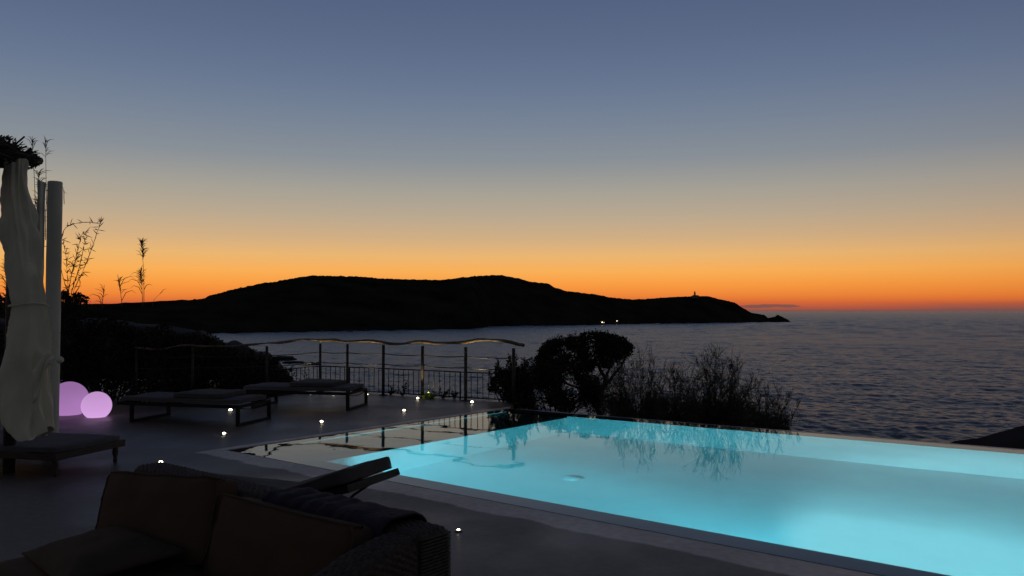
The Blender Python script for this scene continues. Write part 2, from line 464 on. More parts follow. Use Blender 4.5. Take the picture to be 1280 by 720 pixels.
# coast we stand on: falls to the sea behind the terrace, a rocky point to the left and a shoulder on the right
def coast_z(px, Yd, x):
    if px < 640: y0 = 17.3
    elif px < 1280: y0 = 17.3 - (px - 640) / 640 * 6.3
    else: y0 = 11.0
    z = -1.8 - 0.95 * max(0, Yd - y0)
    z += 0.5 * nzv(x * 0.25, Yd * 0.25) * min(1, max(0, Yd - y0) / 3)
    # left rocky point, about 70 m off
    yl = profile([(-900, 392), (100, 398), (180, 404), (240, 411), (262, 417), (272, 423), (285, 427), (300, 425.5), (312, 431), (320, 436), (333, 440), (347, 452), (358, 464), (370, 477), (392, 500), (420, 540)], px)
    ridge = PY(px, yl, 66).z
    if px < 430:
        bump = math.exp(-((Yd - 66) / 16.0) ** 2)
        z = max(z, SEA - 3 + (ridge - SEA + 3) * bump + 0.5 * nzv(x * 0.5, Yd * 0.5) + 0.3 * nzv(x * 1.3, Yd * 1.3))
        if px < 250:
            z = max(z, -1.8 - (Yd - 17) * 0.05 - max(0, (px - 100)) * 0.03)
    # right shoulder
    if px > 1150:
        yr = profile([(1150, 575), (1190, 552), (1215, 548), (1250, 538), (1280, 530), (1400, 508), (2300, 440)], px)
        rz = PY(px, yr, 26).z
        z = max(z, -28 + (rz + 28) * math.exp(-((Yd - 26) / 7.0) ** 2) + 0.12 * nzv(x * 0.8, Yd * 0.8))
    return z
bm = bmesh.new(); grid = []
Ys = [2, 6, 9, 10.5, 11.5, 12.5, 13.5, 15, 16, 17, 17.6, 18.5, 20, 21.5, 23, 24.5, 26, 27.5, 29, 31, 33, 36, 39, 42, 46, 50, 53, 56, 59, 62, 64, 66, 68, 71, 75, 80, 88, 100]
pxs = [-2600, -1800, -1200, -900, -600, -400] + list(range(-300, 240, 20)) + list(range(240, 440, 5)) + list(range(440, 1150, 25)) + list(range(1150, 1420, 10)) + [1500, 1700, 2000, 2500, 3200]
for px in pxs:
    col = []
    for Yd in Ys:
        x = (px - 640) / F * Yd
        col.append(bm.verts.new((x, Yd, max(coast_z(px, Yd, x), -28))))
    grid.append(col)
for a, b in zip(grid, grid[1:]):
    for j in range(len(Ys) - 1): bm.faces.new((a[j], b[j], b[j + 1], a[j + 1]))
# ground behind the camera
vs = [bm.verts.new(c) for c in ((-70, -60, -1.8), (70, -60, -1.8), (8, 2, -1.8), (-8, 2, -1.8))]
bm.faces.new(vs)
struct(obj('ground', bm, M['rock']))

# --- terrace and pool, in the pool's own frame (u along the near edge, v across)
A0 = P(285, 562); ANG = math.atan2(-0.627, 0.779)
U = Vector((math.cos(ANG), math.sin(ANG), 0)); V = Vector((-math.sin(ANG), math.cos(ANG), 0))
def W(u, v, z=0.0): return Vector((A0.x, A0.y, z)) + U * u + V * v
def uv(p):
    d = Vector((p.x - A0.x, p.y - A0.y, 0)); return (d.dot(U), d.dot(V))
PL = 12.5                         # pool length
def far(u): return 5.2 + 0.086 * u
posts = [P(170, 503), P(240, 501), P(333, 498), P(400, 489.5), P(434, 491.5), P(479, 494), P(528, 497.3), P(582, 501), P(642, 504.5)]
edge = [uv(p + Vector((0, 0.14, 0))) for p in posts]
bm = bmesh.new()
SL = 0.035
poly(bm, [(-12, -9), (18, -9), (18, -SL), (0, -SL), (-12, -SL)], 0)
left = [(-12, -SL), (0, -SL), (0, far(0) + 0.02), (0.0, edge[-1][1] if edge[-1][1] > far(0) + 0.1 else far(0) + 0.4)]
left = [(-12, -SL), (-0.0, -SL), (-0.0, far(0) + 0.02)] + [e for e in reversed(edge)] + [(-9, 5.5), (-12, 3)]
poly(bm, left, 0)
poly(bm, [(PL, -SL), (18, -SL), (18, 4), (PL, 4)], 0)
bmesh.ops.remove_doubles(bm, verts=bm.verts[:], dist=0.0005)
ret = bmesh.ops.extrude_face_region(bm, geom=bm.faces[:])
bmesh.ops.translate(bm, verts=[g for g in ret['geom'] if isinstance(g, bmesh.types.BMVert)], vec=(0, 0, -0.35))
o = struct(obj('terrace', bm, M['terrace'], smooth_=False)); o.location = (A0.x, A0.y, 0); o.rotation_euler = (0, 0, ANG)

pool = thing('swimming_pool', (A0.x, A0.y, 0), 'large infinity swimming pool glowing turquoise beside the stone terrace', 'pool', ANG)
LW = 0.27; SH = 1.33; DEP = -1.5; SD = -0.17; LZ = -0.016; LL = 0.20
# basin
bm = bmesh.new()
def quad(*p): bm.faces.new([bm.verts.new(c) for c in p])
fl = 0.30
quad((SH, LW, DEP), (PL - .3, LW, DEP), (PL - .3, far(PL) - fl, DEP), (SH, far(SH) - fl, DEP))
quad((SH, LW, LZ), (SH, LW, DEP), (PL - .3, LW, DEP), (PL - .3, LW, LZ))
quad((SH, far(SH) - fl, LZ), (SH, far(SH) - fl, DEP), (PL - .3, far(PL) - fl, DEP), (PL - .3, far(PL) - fl, LZ))
quad((PL - .3, LW, LZ), (PL - .3, LW, DEP), (PL - .3, far(PL) - fl, DEP), (PL - .3, far(PL) - fl, LZ))
quad((SH, LW, SD), (SH, LW, DEP), (SH, far(SH) - fl, DEP), (SH, far(SH) - fl, SD))
obj('basin', bm, M['poolwall'], pool, False)
bm = bmesh.new()
quad((LL, LW, SD), (SH, LW, SD), (SH, far(SH) - fl, SD), (LL, far(0) - fl, SD))
obj('shelf', bm, M['shelf'], pool, False)
# band of the left coping under the water
bm = bmesh.new()
quad((LL, LW, SD), (LL, LW, LZ), (LL, far(0) - fl, LZ), (LL, far(0) - fl, SD))
obj('shelf_riser', bm, M['poolwall'], pool, False)
# overflow lips with their downstands
def lip(pts_in, pts_out, name, material):
    b2 = bmesh.new()
    vi = [b2.verts.new((*p, LZ)) for p in pts_in]; vo = [b2.verts.new((*p, LZ)) for p in pts_out]
    lo = [b2.verts.new((*p, -0.4)) for p in pts_out]; li = [b2.verts.new((*p, -0.4)) for p in pts_in]
    b2.faces.new((vi[0], vi[1], vo[1], vo[0])); b2.faces.new((vo[0], vo[1], lo[1], lo[0])); b2.faces.new((vi[0], vo[0], lo[0], li[0])); b2.faces.new((vi[1], vo[1], lo[1], li[1]))
    return obj(name, b2, material, pool, False)
lip([(0, LW), (PL, LW)], [(0, 0), (PL, 0)], 'overflow_lip', M['lip'])
lip([(0, far(0) - fl), (PL, far(PL) - fl)], [(0, far(0)), (PL, far(PL))], 'overflow_lip', M['lip'])
lip([(LL, LW), (LL, far(0) - fl)], [(0, LW), (0, far(0) - fl)], 'overflow_lip', M['lip'])
lip([(PL - .3, LW), (PL - .3, far(PL) - fl)], [(PL, LW), (PL, far(PL) - fl)], 'overflow_lip', M['lip'])
# near slot channel
bm = bmesh.new(); quad((0, -SL, -0.12), (PL, -SL, -0.12), (PL, 0, -0.12), (0, 0, -0.12)); obj('drain_slot', bm, M['slot'], pool, False)
# outer catch channel and kerb beyond the far edge
bm = bmesh.new()
c0, c1 = far(0), far(PL)
quad((0, c0, -0.2), (PL, c1, -0.2), (PL, c1 + .13, -0.2), (0, c0 + .13, -0.2))
quad((0, c0 + .128, -0.036), (PL, c1 + .128, -0.036), (PL, c1 + .128, -0.2), (0, c0 + .128, -0.2))  # black sheet over the kerb's inner side, the gap's shade put into colour
obj('catch_channel', bm, M['slot'], pool, False)
bm = bmesh.new()
v = [bm.verts.new(c) for c in ((0.0, c0 + .13, -0.03), (PL, c1 + .13, -0.03), (PL, c1 + .26, -0.03), (0.0, c0 + .26, -0.03), (0.0, c0 + .13, -1.6), (PL, c1 + .13, -1.6), (PL, c1 + .26, -1.6), (0.0, c0 + .26, -1.6))]
for f in ((0, 1, 2, 3), (0, 4, 5, 1), (3, 2, 6, 7), (0, 3, 7, 4), (1, 5, 6, 2)): bm.faces.new([v[i] for i in f])
obj('outer_kerb', bm, M['kerb'], pool, False)
# water
bm = bmesh.new(); quad((0.004, 0.002, -0.006), (PL, 0.002, -0.006), (PL, far(PL) - .002, -0.006), (0.004, far(0) - .002, -0.006))
for f in bm.faces:
    f.normal_update()
wo_ = obj('water_surface', bm, M['water'], pool, False)
if wo_.data.polygons[0].normal.z < 0: wo_.data.flip_normals()
# drain
dp = uv(P(715, 590)); d1 = uv(P(715, 590) + Vector((0.1, 1.35, 0)))
obj('drain_cover', lathe([(0.0, DEP + .004), (0.12, DEP + .004), (0.12, DEP + .02), (0.0, DEP + .03)], 24, *d1), M['poolwall'], pool)
# underwater lamps on the near wall
POOLLAMPS = [(2.75, 225), (6.95, 290), (11.0, 300)]
for u_, pw in POOLLAMPS:
    f_ = obj('pool_lamp', lathe([(0.0, 0), (0.11, 0), (0.11, 0.02), (0.06, 0.035), (0, 0.035)], 20), M['steel'], pool)
    f_.location = (u_, LW + 0.001, -0.30); f_.rotation_euler = (R(-90), 0, 0)
    ld = bpy.data.lights.new('pool_light', 'SPOT'); ld.energy = pw; ld.color = (0.13, 0.77, 0.95); ld.spot_size = R(165); ld.spot_blend = 0.5; ld.shadow_soft_size = 0.08
    lo = bpy.data.objects.new('pool_light', ld); C.objects.link(lo); lo.parent = pool
    lo.location = (u_, LW + 0.12, -0.30); lo.rotation_euler = (R(84), 0, 0)
    if u_ == 2.75: lo.location.z = -0.25; lo.rotation_euler = (R(87), 0, 0); f_.location.z = -0.25
    if u_ == 6.95: 
        ld2 = bpy.data.lights.new('pool_beam', 'SPOT'); ld2.energy = 330; ld2.color = (0.45, 0.93, 0.98); ld2.spot_size = R(78); ld2.spot_blend = 0.55; ld2.shadow_soft_size = 0.05
        lo2 = bpy.data.objects.new('pool_beam', ld2); C.objects.link(lo2); lo2.parent = pool; lo2.location = lo.location; lo2.rotation_euler = (R(56), 0, R(-8))

# ================================================================ RAILING
rail = thing('railing', posts[4], 'terrace railing of dark posts, steel cables and a wavy driftwood handrail', 'railing')
def child(o, parent): o.parent = parent; o.matrix_parent_inverse = Matrix.Translation(-Vector(parent.location)); return o
HR = 1.0
for i, p in enumerate(posts):
    h = HR - 0.03
    bm = bmesh.new(); tube(bm, [p + Vector((0, 0, 0.0)), p + Vector((0, 0, h))], 0.030 if i > 4 else 0.026, 8); tube(bm, [p + Vector((0, 0, 0)), p + Vector((0, 0, 0.012))], 0.085, 12)
    child(obj('post', bm, M['rust']), rail)
for hh in (0.80, 0.60):
    pts = []
    for a, b in zip(posts, posts[1:]):
        for k in range(6):
            t = k / 6; pts.append(a.lerp(b, t) + Vector((0, 0, hh - 0.02 * 4 * t * (1 - t))))
    pts.append(posts[-1] + Vector((0, 0, hh)))
    child(obj('cable', tubebm(pts, 0.009, 5), M['cable']), rail)
# driftwood handrail in pieces of one wavy line
top_y = {0: 434, 1: 432, 2: 430, 3: 427.0, 4: 427.3, 5: 428.5, 6: 428, 7: 427, 8: 427.5}
pts = []; rad = []
seq = [(169, 434.5, 0), (186, 436, 0), (202, 437, 0), (216, 433.5, 0), (232, 431.5, 1), (255, 433, 1), (269, 432.6, 1), (290, 433, 2), (307, 431.5, 2), (333, 429, 2), (350, 428.2, 2.6), (362, 426.8, 2.8), (376, 424.3, 3),
       (388, 424.6, 3), (402, 425.5, 3), (418, 425.2, 3.5), (432, 427, 4), (448, 426.5, 4.3), (462, 426, 4.6), (476, 427.6, 5), (490, 429.8, 5.2), (504, 429.6, 5.5), (518, 427.4, 5.8),
       (530, 427.2, 6), (545, 429.2, 6.3), (560, 428.6, 6.6), (575, 428.2, 6.9), (586, 427, 7.1), (598, 424.8, 7.3), (612, 425.0, 7.5), (626, 425.8, 7.75), (638, 427.5, 7.95), (646, 430, 8.1), (655, 431.6, 8.3)]
for (px, py, k) in seq:
    i = min(int(k), 7); t = k - i
    base = posts[i].lerp(posts[i + 1], t)
    # walk the ray to the rail's own vertical plane
    q_ = PY(px, py, base.y)
    pts.append(q_); rad.append((0.017 if px < 350 else 0.022 if px < 380 else 0.027) + 0.006 * math.sin(px * 0.11) + 0.006 * nzv(px * 0.07))
def dense(pts, rad, n=5, amp=0.006):
    o, r_ = [], []
    m = len(pts)
    for i in range(m - 1):
        p0, p1, p2, p3 = pts[max(i - 1, 0)], pts[i], pts[i + 1], pts[min(i + 2, m - 1)]
        for k in range(n):
            t = k / n
            o.append(0.5 * ((2 * p1) + (p2 - p0) * t + (2 * p0 - 5 * p1 + 4 * p2 - p3) * t * t + (3 * p1 - p0 - 3 * p2 + p3) * t ** 3) + rv(amp * 0.4))
            r_.append(rad[i] * (1 - t) + rad[i + 1] * t + random.uniform(-1, 1) * amp * 0.3)
    o.append(pts[-1]); r_.append(rad[-1])
    return o, r_
dp_, dr_ = dense(pts, rad, 5)
child(obj('handrail', tubebm(dp_, dr_, 10), M['log']), rail)

# low baluster fence just outside the posts
fa = P(352, 488.5) + Vector((0, .12, 0)); 
fpts = [posts[2] + Vector((-.0, .14, 0)), posts[3] + Vector((0, .12, 0)), posts[4] + Vector((0, .12, 0)), posts[5] + Vector((0, .12, 0)), posts[6] + Vector((0, .12, 0)), posts[7] + Vector((0, .12, 0)), posts[8] + Vector((.1, .12, 0))]
fence = thing('baluster_fence', fpts[3], 'low dark metal fence of thin vertical bars along the terrace edge', 'fence')
tot = [0]
for a, b in zip(fpts, fpts[1:]): tot.append(tot[-1] + (b - a).length)
def along(s):
    for i in range(len(fpts) - 1):
        if s <= tot[i + 1] or i == len(fpts) - 2:
            return fpts[i].lerp(fpts[i + 1], (s - tot[i]) / (tot[i + 1] - tot[i]))
nb = int(tot[-1] / 0.118)
for k in range(nb + 1):
    s = k * tot[-1] / nb
    p = along(s) + Vector((random.uniform(-.004, .004), 0, 0))
    heavy = (k == int(nb * 0.80)) or (k == int(nb * .36))
    child(obj('baluster', tubebm([p + Vector((0, 0, 0.03 if not heavy else -.2)), p + Vector((random.uniform(-.006, .006), 0, 0.50))], 0.016 if heavy else 0.0075, 6), M['metal']), fence)
for h, rr in ((0.505, 0.012), (0.045, 0.012)):
    child(obj('fence_rail', tubebm([along(tot[-1] * k / 24) + Vector((0, 0, h)) for k in range(25)], rr, 6), M['metal']), fence)

# ================================================================ TERRACE LAMPS
def deck_lamp(px, py, label, spot=0.0, aim=None, r=0.036, cone=50):
    p = P(px, py)
    t = thing('terrace_lamp', (p.x, p.y, 0), label, 'recessed lamp', 0, 'small recessed lamps set in the terrace')
    obj('rim', lathe([(r * 1.0, 0.003), (r * 1.35, 0.003), (r * 1.3, 0.009), (r * 1.02, 0.010)], 20), M['steel'], t)
    r2 = r * .58
    obj('lens', lathe([(0.0, 0.004), (r2, 0.004), (r2, r2 * .4), (r2 * .92, r2 * .75), (r2 * .7, r2 * 1.08), (r2 * .38, r2 * 1.28), (0.0, r2 * 1.35)], 20), M['lamp'], t)
    if cone == 90: cone = 50; extra = (7, Vector((0.80, 0.58, 0.55)), 46)
    else: extra = None
    for spot, aim, cone in ([(spot, aim, cone)] if spot else []) + ([extra] if extra else []):
        ld = bpy.data.lights.new('lamp_light', 'SPOT'); ld.energy = spot; ld.color = (1.0, 0.74, 0.36); ld.spot_size = R(cone); ld.spot_blend = 0.9; ld.shadow_soft_size = 0.02
        lo = bpy.data.objects.new('lamp_light', ld); C.objects.link(lo); lo.parent = t; lo.location = (0, 0, 0.06)
        d = (aim or Vector((0, 0, 1)))
        ld.energy *= 4.5
        lo.rotation_euler = (-d).to_track_quat('Z', 'Y').to_euler()
    return t
deck_lamp(201, 579, 'small lit lamp in the floor directly behind the sofa back', r=.034)
deck_lamp(280, 543, 'small lit floor lamp between the nearer sun lounger and the pool corner', r=.036)
deck_lamp(402, 528, 'small lit floor lamp beside the left end of the pool edge', r=.038)
deck_lamp(505, 514, 'small lit floor lamp midway along the short pool edge', r=.038)
deck_lamp(459, 493.6, 'small lit floor lamp under the railing just right of the farther lounger', 13, Vector((0.02, 0.1, 1)), r=.034)
deck_lamp(522, 498.8, 'small lit floor lamp shining onto the green plant by the railing', 11, Vector((0.16, 0.16, 1)), r=.042, cone=90)
deck_lamp(590, 503.4, 'small lit floor lamp at the foot of the post nearest the pool', 22, Vector((0.12, 0.12, 1)), r=.042)
deck_lamp(573, 664, 'small lit floor lamp by the right end of the sofa', r=.022)
deck_lamp(388, 491.5, 'small floor lamp hidden behind the farther lounger, lighting the handrail', 13, Vector((0, 0.05, 1)), r=.034)
deck_lamp(417, 492.5, 'small floor lamp beyond the farther lounger mattress, lighting the handrail', 6, Vector((0, 0.05, 1)), r=.034)
deck_lamp(288, 513.5, 'small lit floor lamp glowing under the nearer sun lounger', 0.5, Vector((-.5, -.3, .5)), r=.045)

# ================================================================ SUN LOUNGERS
def lounger(name, p, rz, label, Lg=1.98, Wd=0.72, folded=True, group='low sun loungers on the terrace by the railing'):
    """origin under the right far corner; +x runs left along the lounger, +y towards the pool"""
    t = thing(name, p, label, 'sun lounger', rz, group)
    H = 0.27
    bm = bmesh.new()
    for y in (0.02, Wd - 0.02): box(bm, (Lg / 2, y, H), (Lg, 0.035, 0.045))
    for x in (0.018, Lg - .018, Lg * 0.6): box(bm, (x, Wd / 2, H), (0.035, Wd - 0.08, 0.04))
    obj('frame', bm, M['metal'], t, False)
    for x in (0.02, Lg - 0.25):
        bm = bmesh.new()
        for y in (0.02, Wd - 0.02): box(bm, (x, y, (H - .023) / 2), (0.05, 0.034, H - .023))
        box(bm, (x, Wd / 2, 0.017), (0.048, Wd - .074, 0.034))
        obj('leg', bm, M['metal'], t, False)
    c = cushion((Lg - 0.06, 0.075, Wd - 0.03), puff=0.012, corner=0.06, seed=p[0])
    o = obj('mattress', c, M['pad'], t); o.rotation_euler = (R(90), 0, 0); o.location = (Lg / 2, Wd / 2, H + 0.062)
    c = cushion((Lg * 0.40, 0.075, Wd - 0.10), puff=0.03, corner=0.12, seed=p[0] + 4)
    o = obj('head_cushion', c, M['padb'], t); o.rotation_euler = (R(90), 0, R(3)); o.location = (Lg * 0.37, Wd / 2, H + 0.13)
    # slack strap hanging under the end
    pts = [Vector((0.03 , Wd * k / 10 * 0.9 + .03, H - 0.02 - 0.05 * math.sin(math.pi * k / 10))) for k in range(11)]
    obj('strap', tubebm(pts, 0.007, 5), M['metal'], t)
    return t

a = P(337, 523.3)
lounger('sun_lounger', (a.x + .02, a.y, 0), math.atan2(0.48, -1.89), 'low grey sun lounger nearer the camera, left of the pool corner', Lg=2.02, Wd=0.86)
a = P(458, 505.8)
lounger('sun_lounger', (a.x + .02, a.y, 0), math.atan2(0.36, -1.86), 'low grey sun lounger farther back beside the railing', Lg=1.95, Wd=0.86)

# lounger with its back raised, behind the sofa
def raised_lounger():
    Np = PY(433, 617, 4.9); Fp = PY(498, 592, 5.45)
    wv = Vector((Fp.x - Np.x, Fp.y - Np.y, 0)); Wd = wv.length
    ang = math.atan2(wv.y, wv.x) + math.pi / 2       # direction head -> foot
    TH = R(19); BL = 0.78; top = 0.5 * (Np.z + Fp.z) + 0.045
    t = thing('sun_lounger', (Fp.x, Fp.y, 0), 'dark sun lounger with its backrest raised, standing behind the sofa by the pool', 'sun lounger', ang)
    hx = BL * math.cos(TH); hz = top - BL * math.sin(TH)
    # local: x head->foot, y = towards near side  (rot +90 of x)
    def loc(x, y, z): return (x, y, z)
    bm = bmesh.new()
    Lf = 1.25
    for y in (0.02, Wd - .02): box(bm, (hx + Lf / 2 - .15, y, hz - .02), (Lf + .3, 0.035, 0.045))
    box(bm, (hx + Lf, Wd / 2, hz - .02), (0.035, Wd - .08, 0.045)); box(bm, (hx - .28, Wd / 2, hz - .02), (0.03, Wd - .08, 0.04))
    obj('frame', bm, M['metal'], t, False)
    for x in (hx - .22, hx + Lf - .1):
        bm = bmesh.new()
        for y in (0.02, Wd - .02): box(bm, (x, y, (hz - .04) / 2), (0.045, 0.034, hz - .04))
        box(bm, (x, Wd / 2, 0.017), (0.043, Wd - .074, 0.034))
        obj('leg', bm, M['metal'], t, False)
    rot = Matrix.Rotation(TH, 4, 'Y')
    bm = bmesh.new()
    box(bm, (BL / 2, Wd / 2, -.012), (BL, Wd - .01, 0.022)); 
    for y in (0.015, Wd - .015): box(bm, (BL / 2, y, -.03), (BL, 0.028, 0.032))
    for x in (0.02, 0.4): box(bm, (x, Wd / 2, -.036), (0.03, Wd - .06, 0.026))
    bmesh.ops.transform(bm, matrix=Matrix.Translation((0, 0, top)) @ rot, verts=bm.verts[:])
    obj('backrest', bm, M['metal'], t, False)
    bm = tubebm([Vector((0.16, 0.07, top - .10)), Vector((0.30, 0.07, top - .19)), Vector((0.42, .07, hz - .04))], 0.009, 6)
    tube(bm, [Vector((0.16, Wd - 0.07, top - .10)), Vector((0.30, Wd - 0.07, top - .19)), Vector((0.42, Wd - .07, hz - .04))], 0.009, 6)
    tube(bm, [Vector((0.36, 0.07, top - .17)), Vector((0.16, 0.07, top - .10)), Vector((0.16, Wd - .07, top - .10)), Vector((0.36, Wd - .07, top - .17))], 0.008, 6)
    obj('strut', bm, M['metal'], t)
    # one bending mattress
    c = cushion((BL + Lf - .02, 0.105, Wd + .03), puff=0.01, corner=0.07, n=24, seed=5)
    T = Matrix.Rotation(R(90), 4, 'X')
    bmesh.ops.transform(c, matrix=T, verts=c.verts[:])
    for v in c.verts:
        s_ = v.co.x + (BL + Lf) / 2; th = v.co.z + 0.050
        w_ = v.co.y + Wd / 2
        k = 1 / (1 + math.exp((s_ - BL) / 0.035))
        a1 = Vector((s_ * math.cos(TH) + th * math.sin(TH), w_, top - s_ * math.sin(TH) + th * math.cos(TH)))
        a2 = Vector((hx + (s_ - BL), w_, hz + th + .004))
        v.co = a1 * k + a2 * (1 - k)
    obj('mattress', c, M['padb'], t)
raised_lounger()

# low daybed at the far left
def daybed():
    c = PY(157, 551, 8.85); Wd = 0.95; Lg = 2.0
    f_ = P(75, 584)
    e = Vector((-0.23, -0.84, 0)).normalized()
    ang = math.atan2(e.y, e.x) - math.pi / 2         # local y = e (towards viewer), local x = to the left
    t = thing('daybed', (c.x, c.y, 0), 'low dark timber daybed with stubby turned legs beside the white column', 'daybed', ang)
    # local x axis points left when rotated
    bm = bmesh.new(); box(bm, (Lg / 2, Wd / 2, 0.195), (Lg, Wd, 0.07), None, 0.008)
    obj('frame', bm, M['wood'], t, False)
    cc_ = cushion((Lg - .04, 0.06, Wd - .04), puff=0.01, corner=0.05, seed=9)
    o = obj('mattress', cc_, M['pad'], t); o.rotation_euler = (R(90), 0, 0); o.location = (Lg / 2, Wd / 2, 0.25)
    for x in (0.07, Lg - .07):
        for y in (0.07, Wd - .07):
            obj('leg', lathe([(0.018, 0), (0.024, 0.015), (0.018, 0.04), (0.028, 0.08), (0.032, 0.11), (0.026, 0.13), (0.030, 0.16)], 14, x, y), M['wood'], t)
daybed()

# glowing orbs
def orb(px, py, r, mname, label, sx=1.0, tilt=0):
    p = P(px, py)
    prof = []
    cz = r * 0.80
    z0 = -math.asin(0.80)
    for k in range(25):
        a_ = z0 + (math.pi / 2 - z0) * k / 24
        prof.append((r * math.cos(a_), cz + r * math.sin(a_)))
    t = tag(obj('glowing_orb', lathe([(0.0, 0.0)] + prof, 40), M[mname]), label, 'glowing orb', 'glowing lilac orbs on the terrace')
    t.location = p; t.scale = (sx, 1, 1)
    return t, cz
p1 = P(88, 521.5); p2 = P(120.5, 522)
t1, cz = orb(86, 518, 0.285, 'orb', 'larger lilac glowing orb, half behind the white column')
valve = obj('charging_plug', lathe([(0.0, 0), (0.02, 0), (0.016, 0.03), (0, 0.03)], 12), M['metal'], t1); valve.location = (-0.18, -0.225, 0.20); valve.rotation_euler = (R(80), 0, R(-30))
t2, cz2 = orb(120.5, 521.2, 0.215, 'orb2', 'smaller brighter lilac glowing orb on the right of the pair')

# ================================================================ SOFA
def sofa():
    R0 = Vector((-0.246, 3.32, 0))
    Lx = 2.26; T = 0.20; H = 0.75; DEPTH = 0.98; AW = 0.18
    ang = math.atan2(0.627, -0.779)
    # local x = along to the left, local y = towards the front (camera side), z up
    t = thing('wicker_sofa', R0, 'brown wicker garden sofa with thick back cushions in the foreground', 'sofa', ang)
    def weave_slab(name, x0, x1, section, sx=0.022, st=0.013, amp=0.0055, caps=True):
        """section: closed list of (y, z, ny, nz) swept along x with a woven surface"""
        n = max(2, int((x1 - x0) / 0.0075)); bm = bmesh.new(); rows = []
        for i in range(n + 1):
            x = x0 + (x1 - x0) * i / n; row = []
            for j, (y, z, ny, nz, _s) in enumerate(section):
                k = math.sin(math.pi * x / sx) * (1 if int(section[j][4] / st) % 2 else -1)
                d = amp * k * 0.6 + amp * abs(math.sin(math.pi * section[j][4] / st)) + 0.004 * nzv(x * 5, section[j][4] * 5)
                fall = 1.0
                e = min(x - x0, x1 - x)
                rnd = 0.025
                if e < rnd: fall = 0; inset = rnd - math.sqrt(max(rnd * rnd - (rnd - e) ** 2, 0))
                else: inset = 0
                row.append(bm.verts.new((x + 0.002 * nzv(x * 30, j), y + ny * (d - inset), z + nz * (d - inset))))
            rows.append(row)
        m = len(section)
        for i in range(n):
            for j in range(m):
                bm.faces.new((rows[i][j], rows[i][(j + 1) % m], rows[i + 1][(j + 1) % m], rows[i + 1][j]))
        bm.faces.new(rows[0]); bm.faces.new(rows[-1])
        return bm
    def rounded_section(y0, y1, z0, z1, r, step=0.0045):
        pts = []
        def seg(a, b, nrm):
            a = Vector(a); b = Vector(b); k = max(1, int((b - a).length / step))
            for i in range(k): pts.append((*(a.lerp(b, i / k)), *nrm))
        def arc(c, a0, a1):
            k = max(2, int(abs(a1 - a0) * r / step))
            for i in range(k):
                a_ = a0 + (a1 - a0) * i / k; pts.append((c[0] + r * math.cos(a_), c[1] + r * math.sin(a_), math.cos(a_), math.sin(a_)))
        seg((y0, z0), (y0, z1 - r), (-1, 0)); arc((y0 + r, z1 - r), math.pi, math.pi / 2)
        seg((y0 + r, z1), (y1 - r, z1), (0, 1)); arc((y1 - r, z1 - r), math.pi / 2, 0)
        seg((y1, z1 - r), (y1, z0), (1, 0)); seg((y1, z0), (y0, z0), (0, -1))
        out = []; s_ = 0; last = None
        for p in pts:
            if last: s_ += math.hypot(p[0] - last[0], p[1] - last[1])
            out.append((*p, s_)); last = p
        return out
    obj('back_frame', weave_slab('b', 0.0, Lx, rounded_section(0, T, 0.04, H, 0.05)), M['wicker'], t)
    # woven end face of the back and outer face of the arm: one arm at the right end, curving down to the front
    sec = rounded_section(0, AW, 0.04, H - 0.012, 0.05)
    bm = weave_slab('a', T - 0.02, DEPTH, sec)
    for v in bm.verts:
        # swap axes so that it runs towards the front; lower the top towards the front
        x, y, z = v.co
        f = max(0, (x - T) / (DEPTH - T))
        if z > 0.3: z = 0.3 + (z - 0.3) * (1 - 0.40 * (f * f * (3 - 2 * f)))
        v.co = Vector((y, x, z))
    obj('armrest', bm, M['wicker'], t)
    # strips of weave closing the end of the back
    bm = bmesh.new()
    for k in range(52):
        z = 0.05 + k * 0.0133
        pts = [Vector((-0.004 + 0.004 * math.sin(math.pi * (q_ + k)), 0.012 + (T - 0.03) * q_ / 9, z + 0.002 * nzv(k, q_))) for q_ in range(10)]
        tube(bm, pts, 0.0065, 5)
    obj('end_weave', bm, M['wicker'], t)
    bm = bmesh.new(); box(bm, (Lx / 2 + AW / 2 - 0.01, T + (DEPTH - T) / 2, 0.17), (Lx - AW - 0.02, DEPTH - T - .005, 0.22), None, 0.02)
    obj('seat_base', bm, M['wicker'], t)
    for x in (0.05, Lx - .05):
        for y in (0.05, DEPTH - .05): obj('foot', lathe([(0.02, 0), (0.024, 0.05)], 10, x, y), M['metal'], t)
    # seat cushions
    for i, (x0, x1) in enumerate(((AW + .01, 1.16), (1.17, 2.16))):
        c = cushion((x1 - x0, 0.15, DEPTH - T - .02), puff=0.025, corner=0.07, seed=i * 3 + 2)
        o = obj('seat_cushion', c, M['cush'], t); o.rotation_euler = (R(90), 0, 0); o.location = ((x0 + x1) / 2, T + (DEPTH - T) / 2, 0.352)
    # back cushions, leaning
    for i, (x0, x1, hh, yy, le, sd) in enumerate(((0.205, 1.185, 0.365, 0.30, -13, 1), (1.20, 2.22, 0.385, 0.31, -14, 6))):
        c = cushion((x1 - x0, 0.17, hh + .02), puff=0.05, corner=0.10, n=18, seed=sd, sag=0.012)
        o = obj('back_cushion', c, M['cush'], t); o.rotation_euler = (R(le) * -1, R(0.5 if i == 0 else 5.0), R(2.5 if i else -1)); o.location = ((x0 + x1) / 2, yy, 0.395 + hh / 2)
        cb_ = cushion((x1 - x0, 0.17, hh + .02), puff=0.05, corner=0.10, n=18, seed=sd, sag=0.012)
        # piping sewn along the front edge of the cushion
        lp_ = []
        fr_ = sorted({(round(v.co.x, 6), round(v.co.y, 6), round(v.co.z, 6)) for v in cb_.verts if len(v.link_faces) and any(abs(e.calc_face_angle(0)) > .7 for e in v.link_edges if len(e.link_faces) == 2) and v.co.y > 0}, key=lambda p: math.atan2(p[2], p[0]))
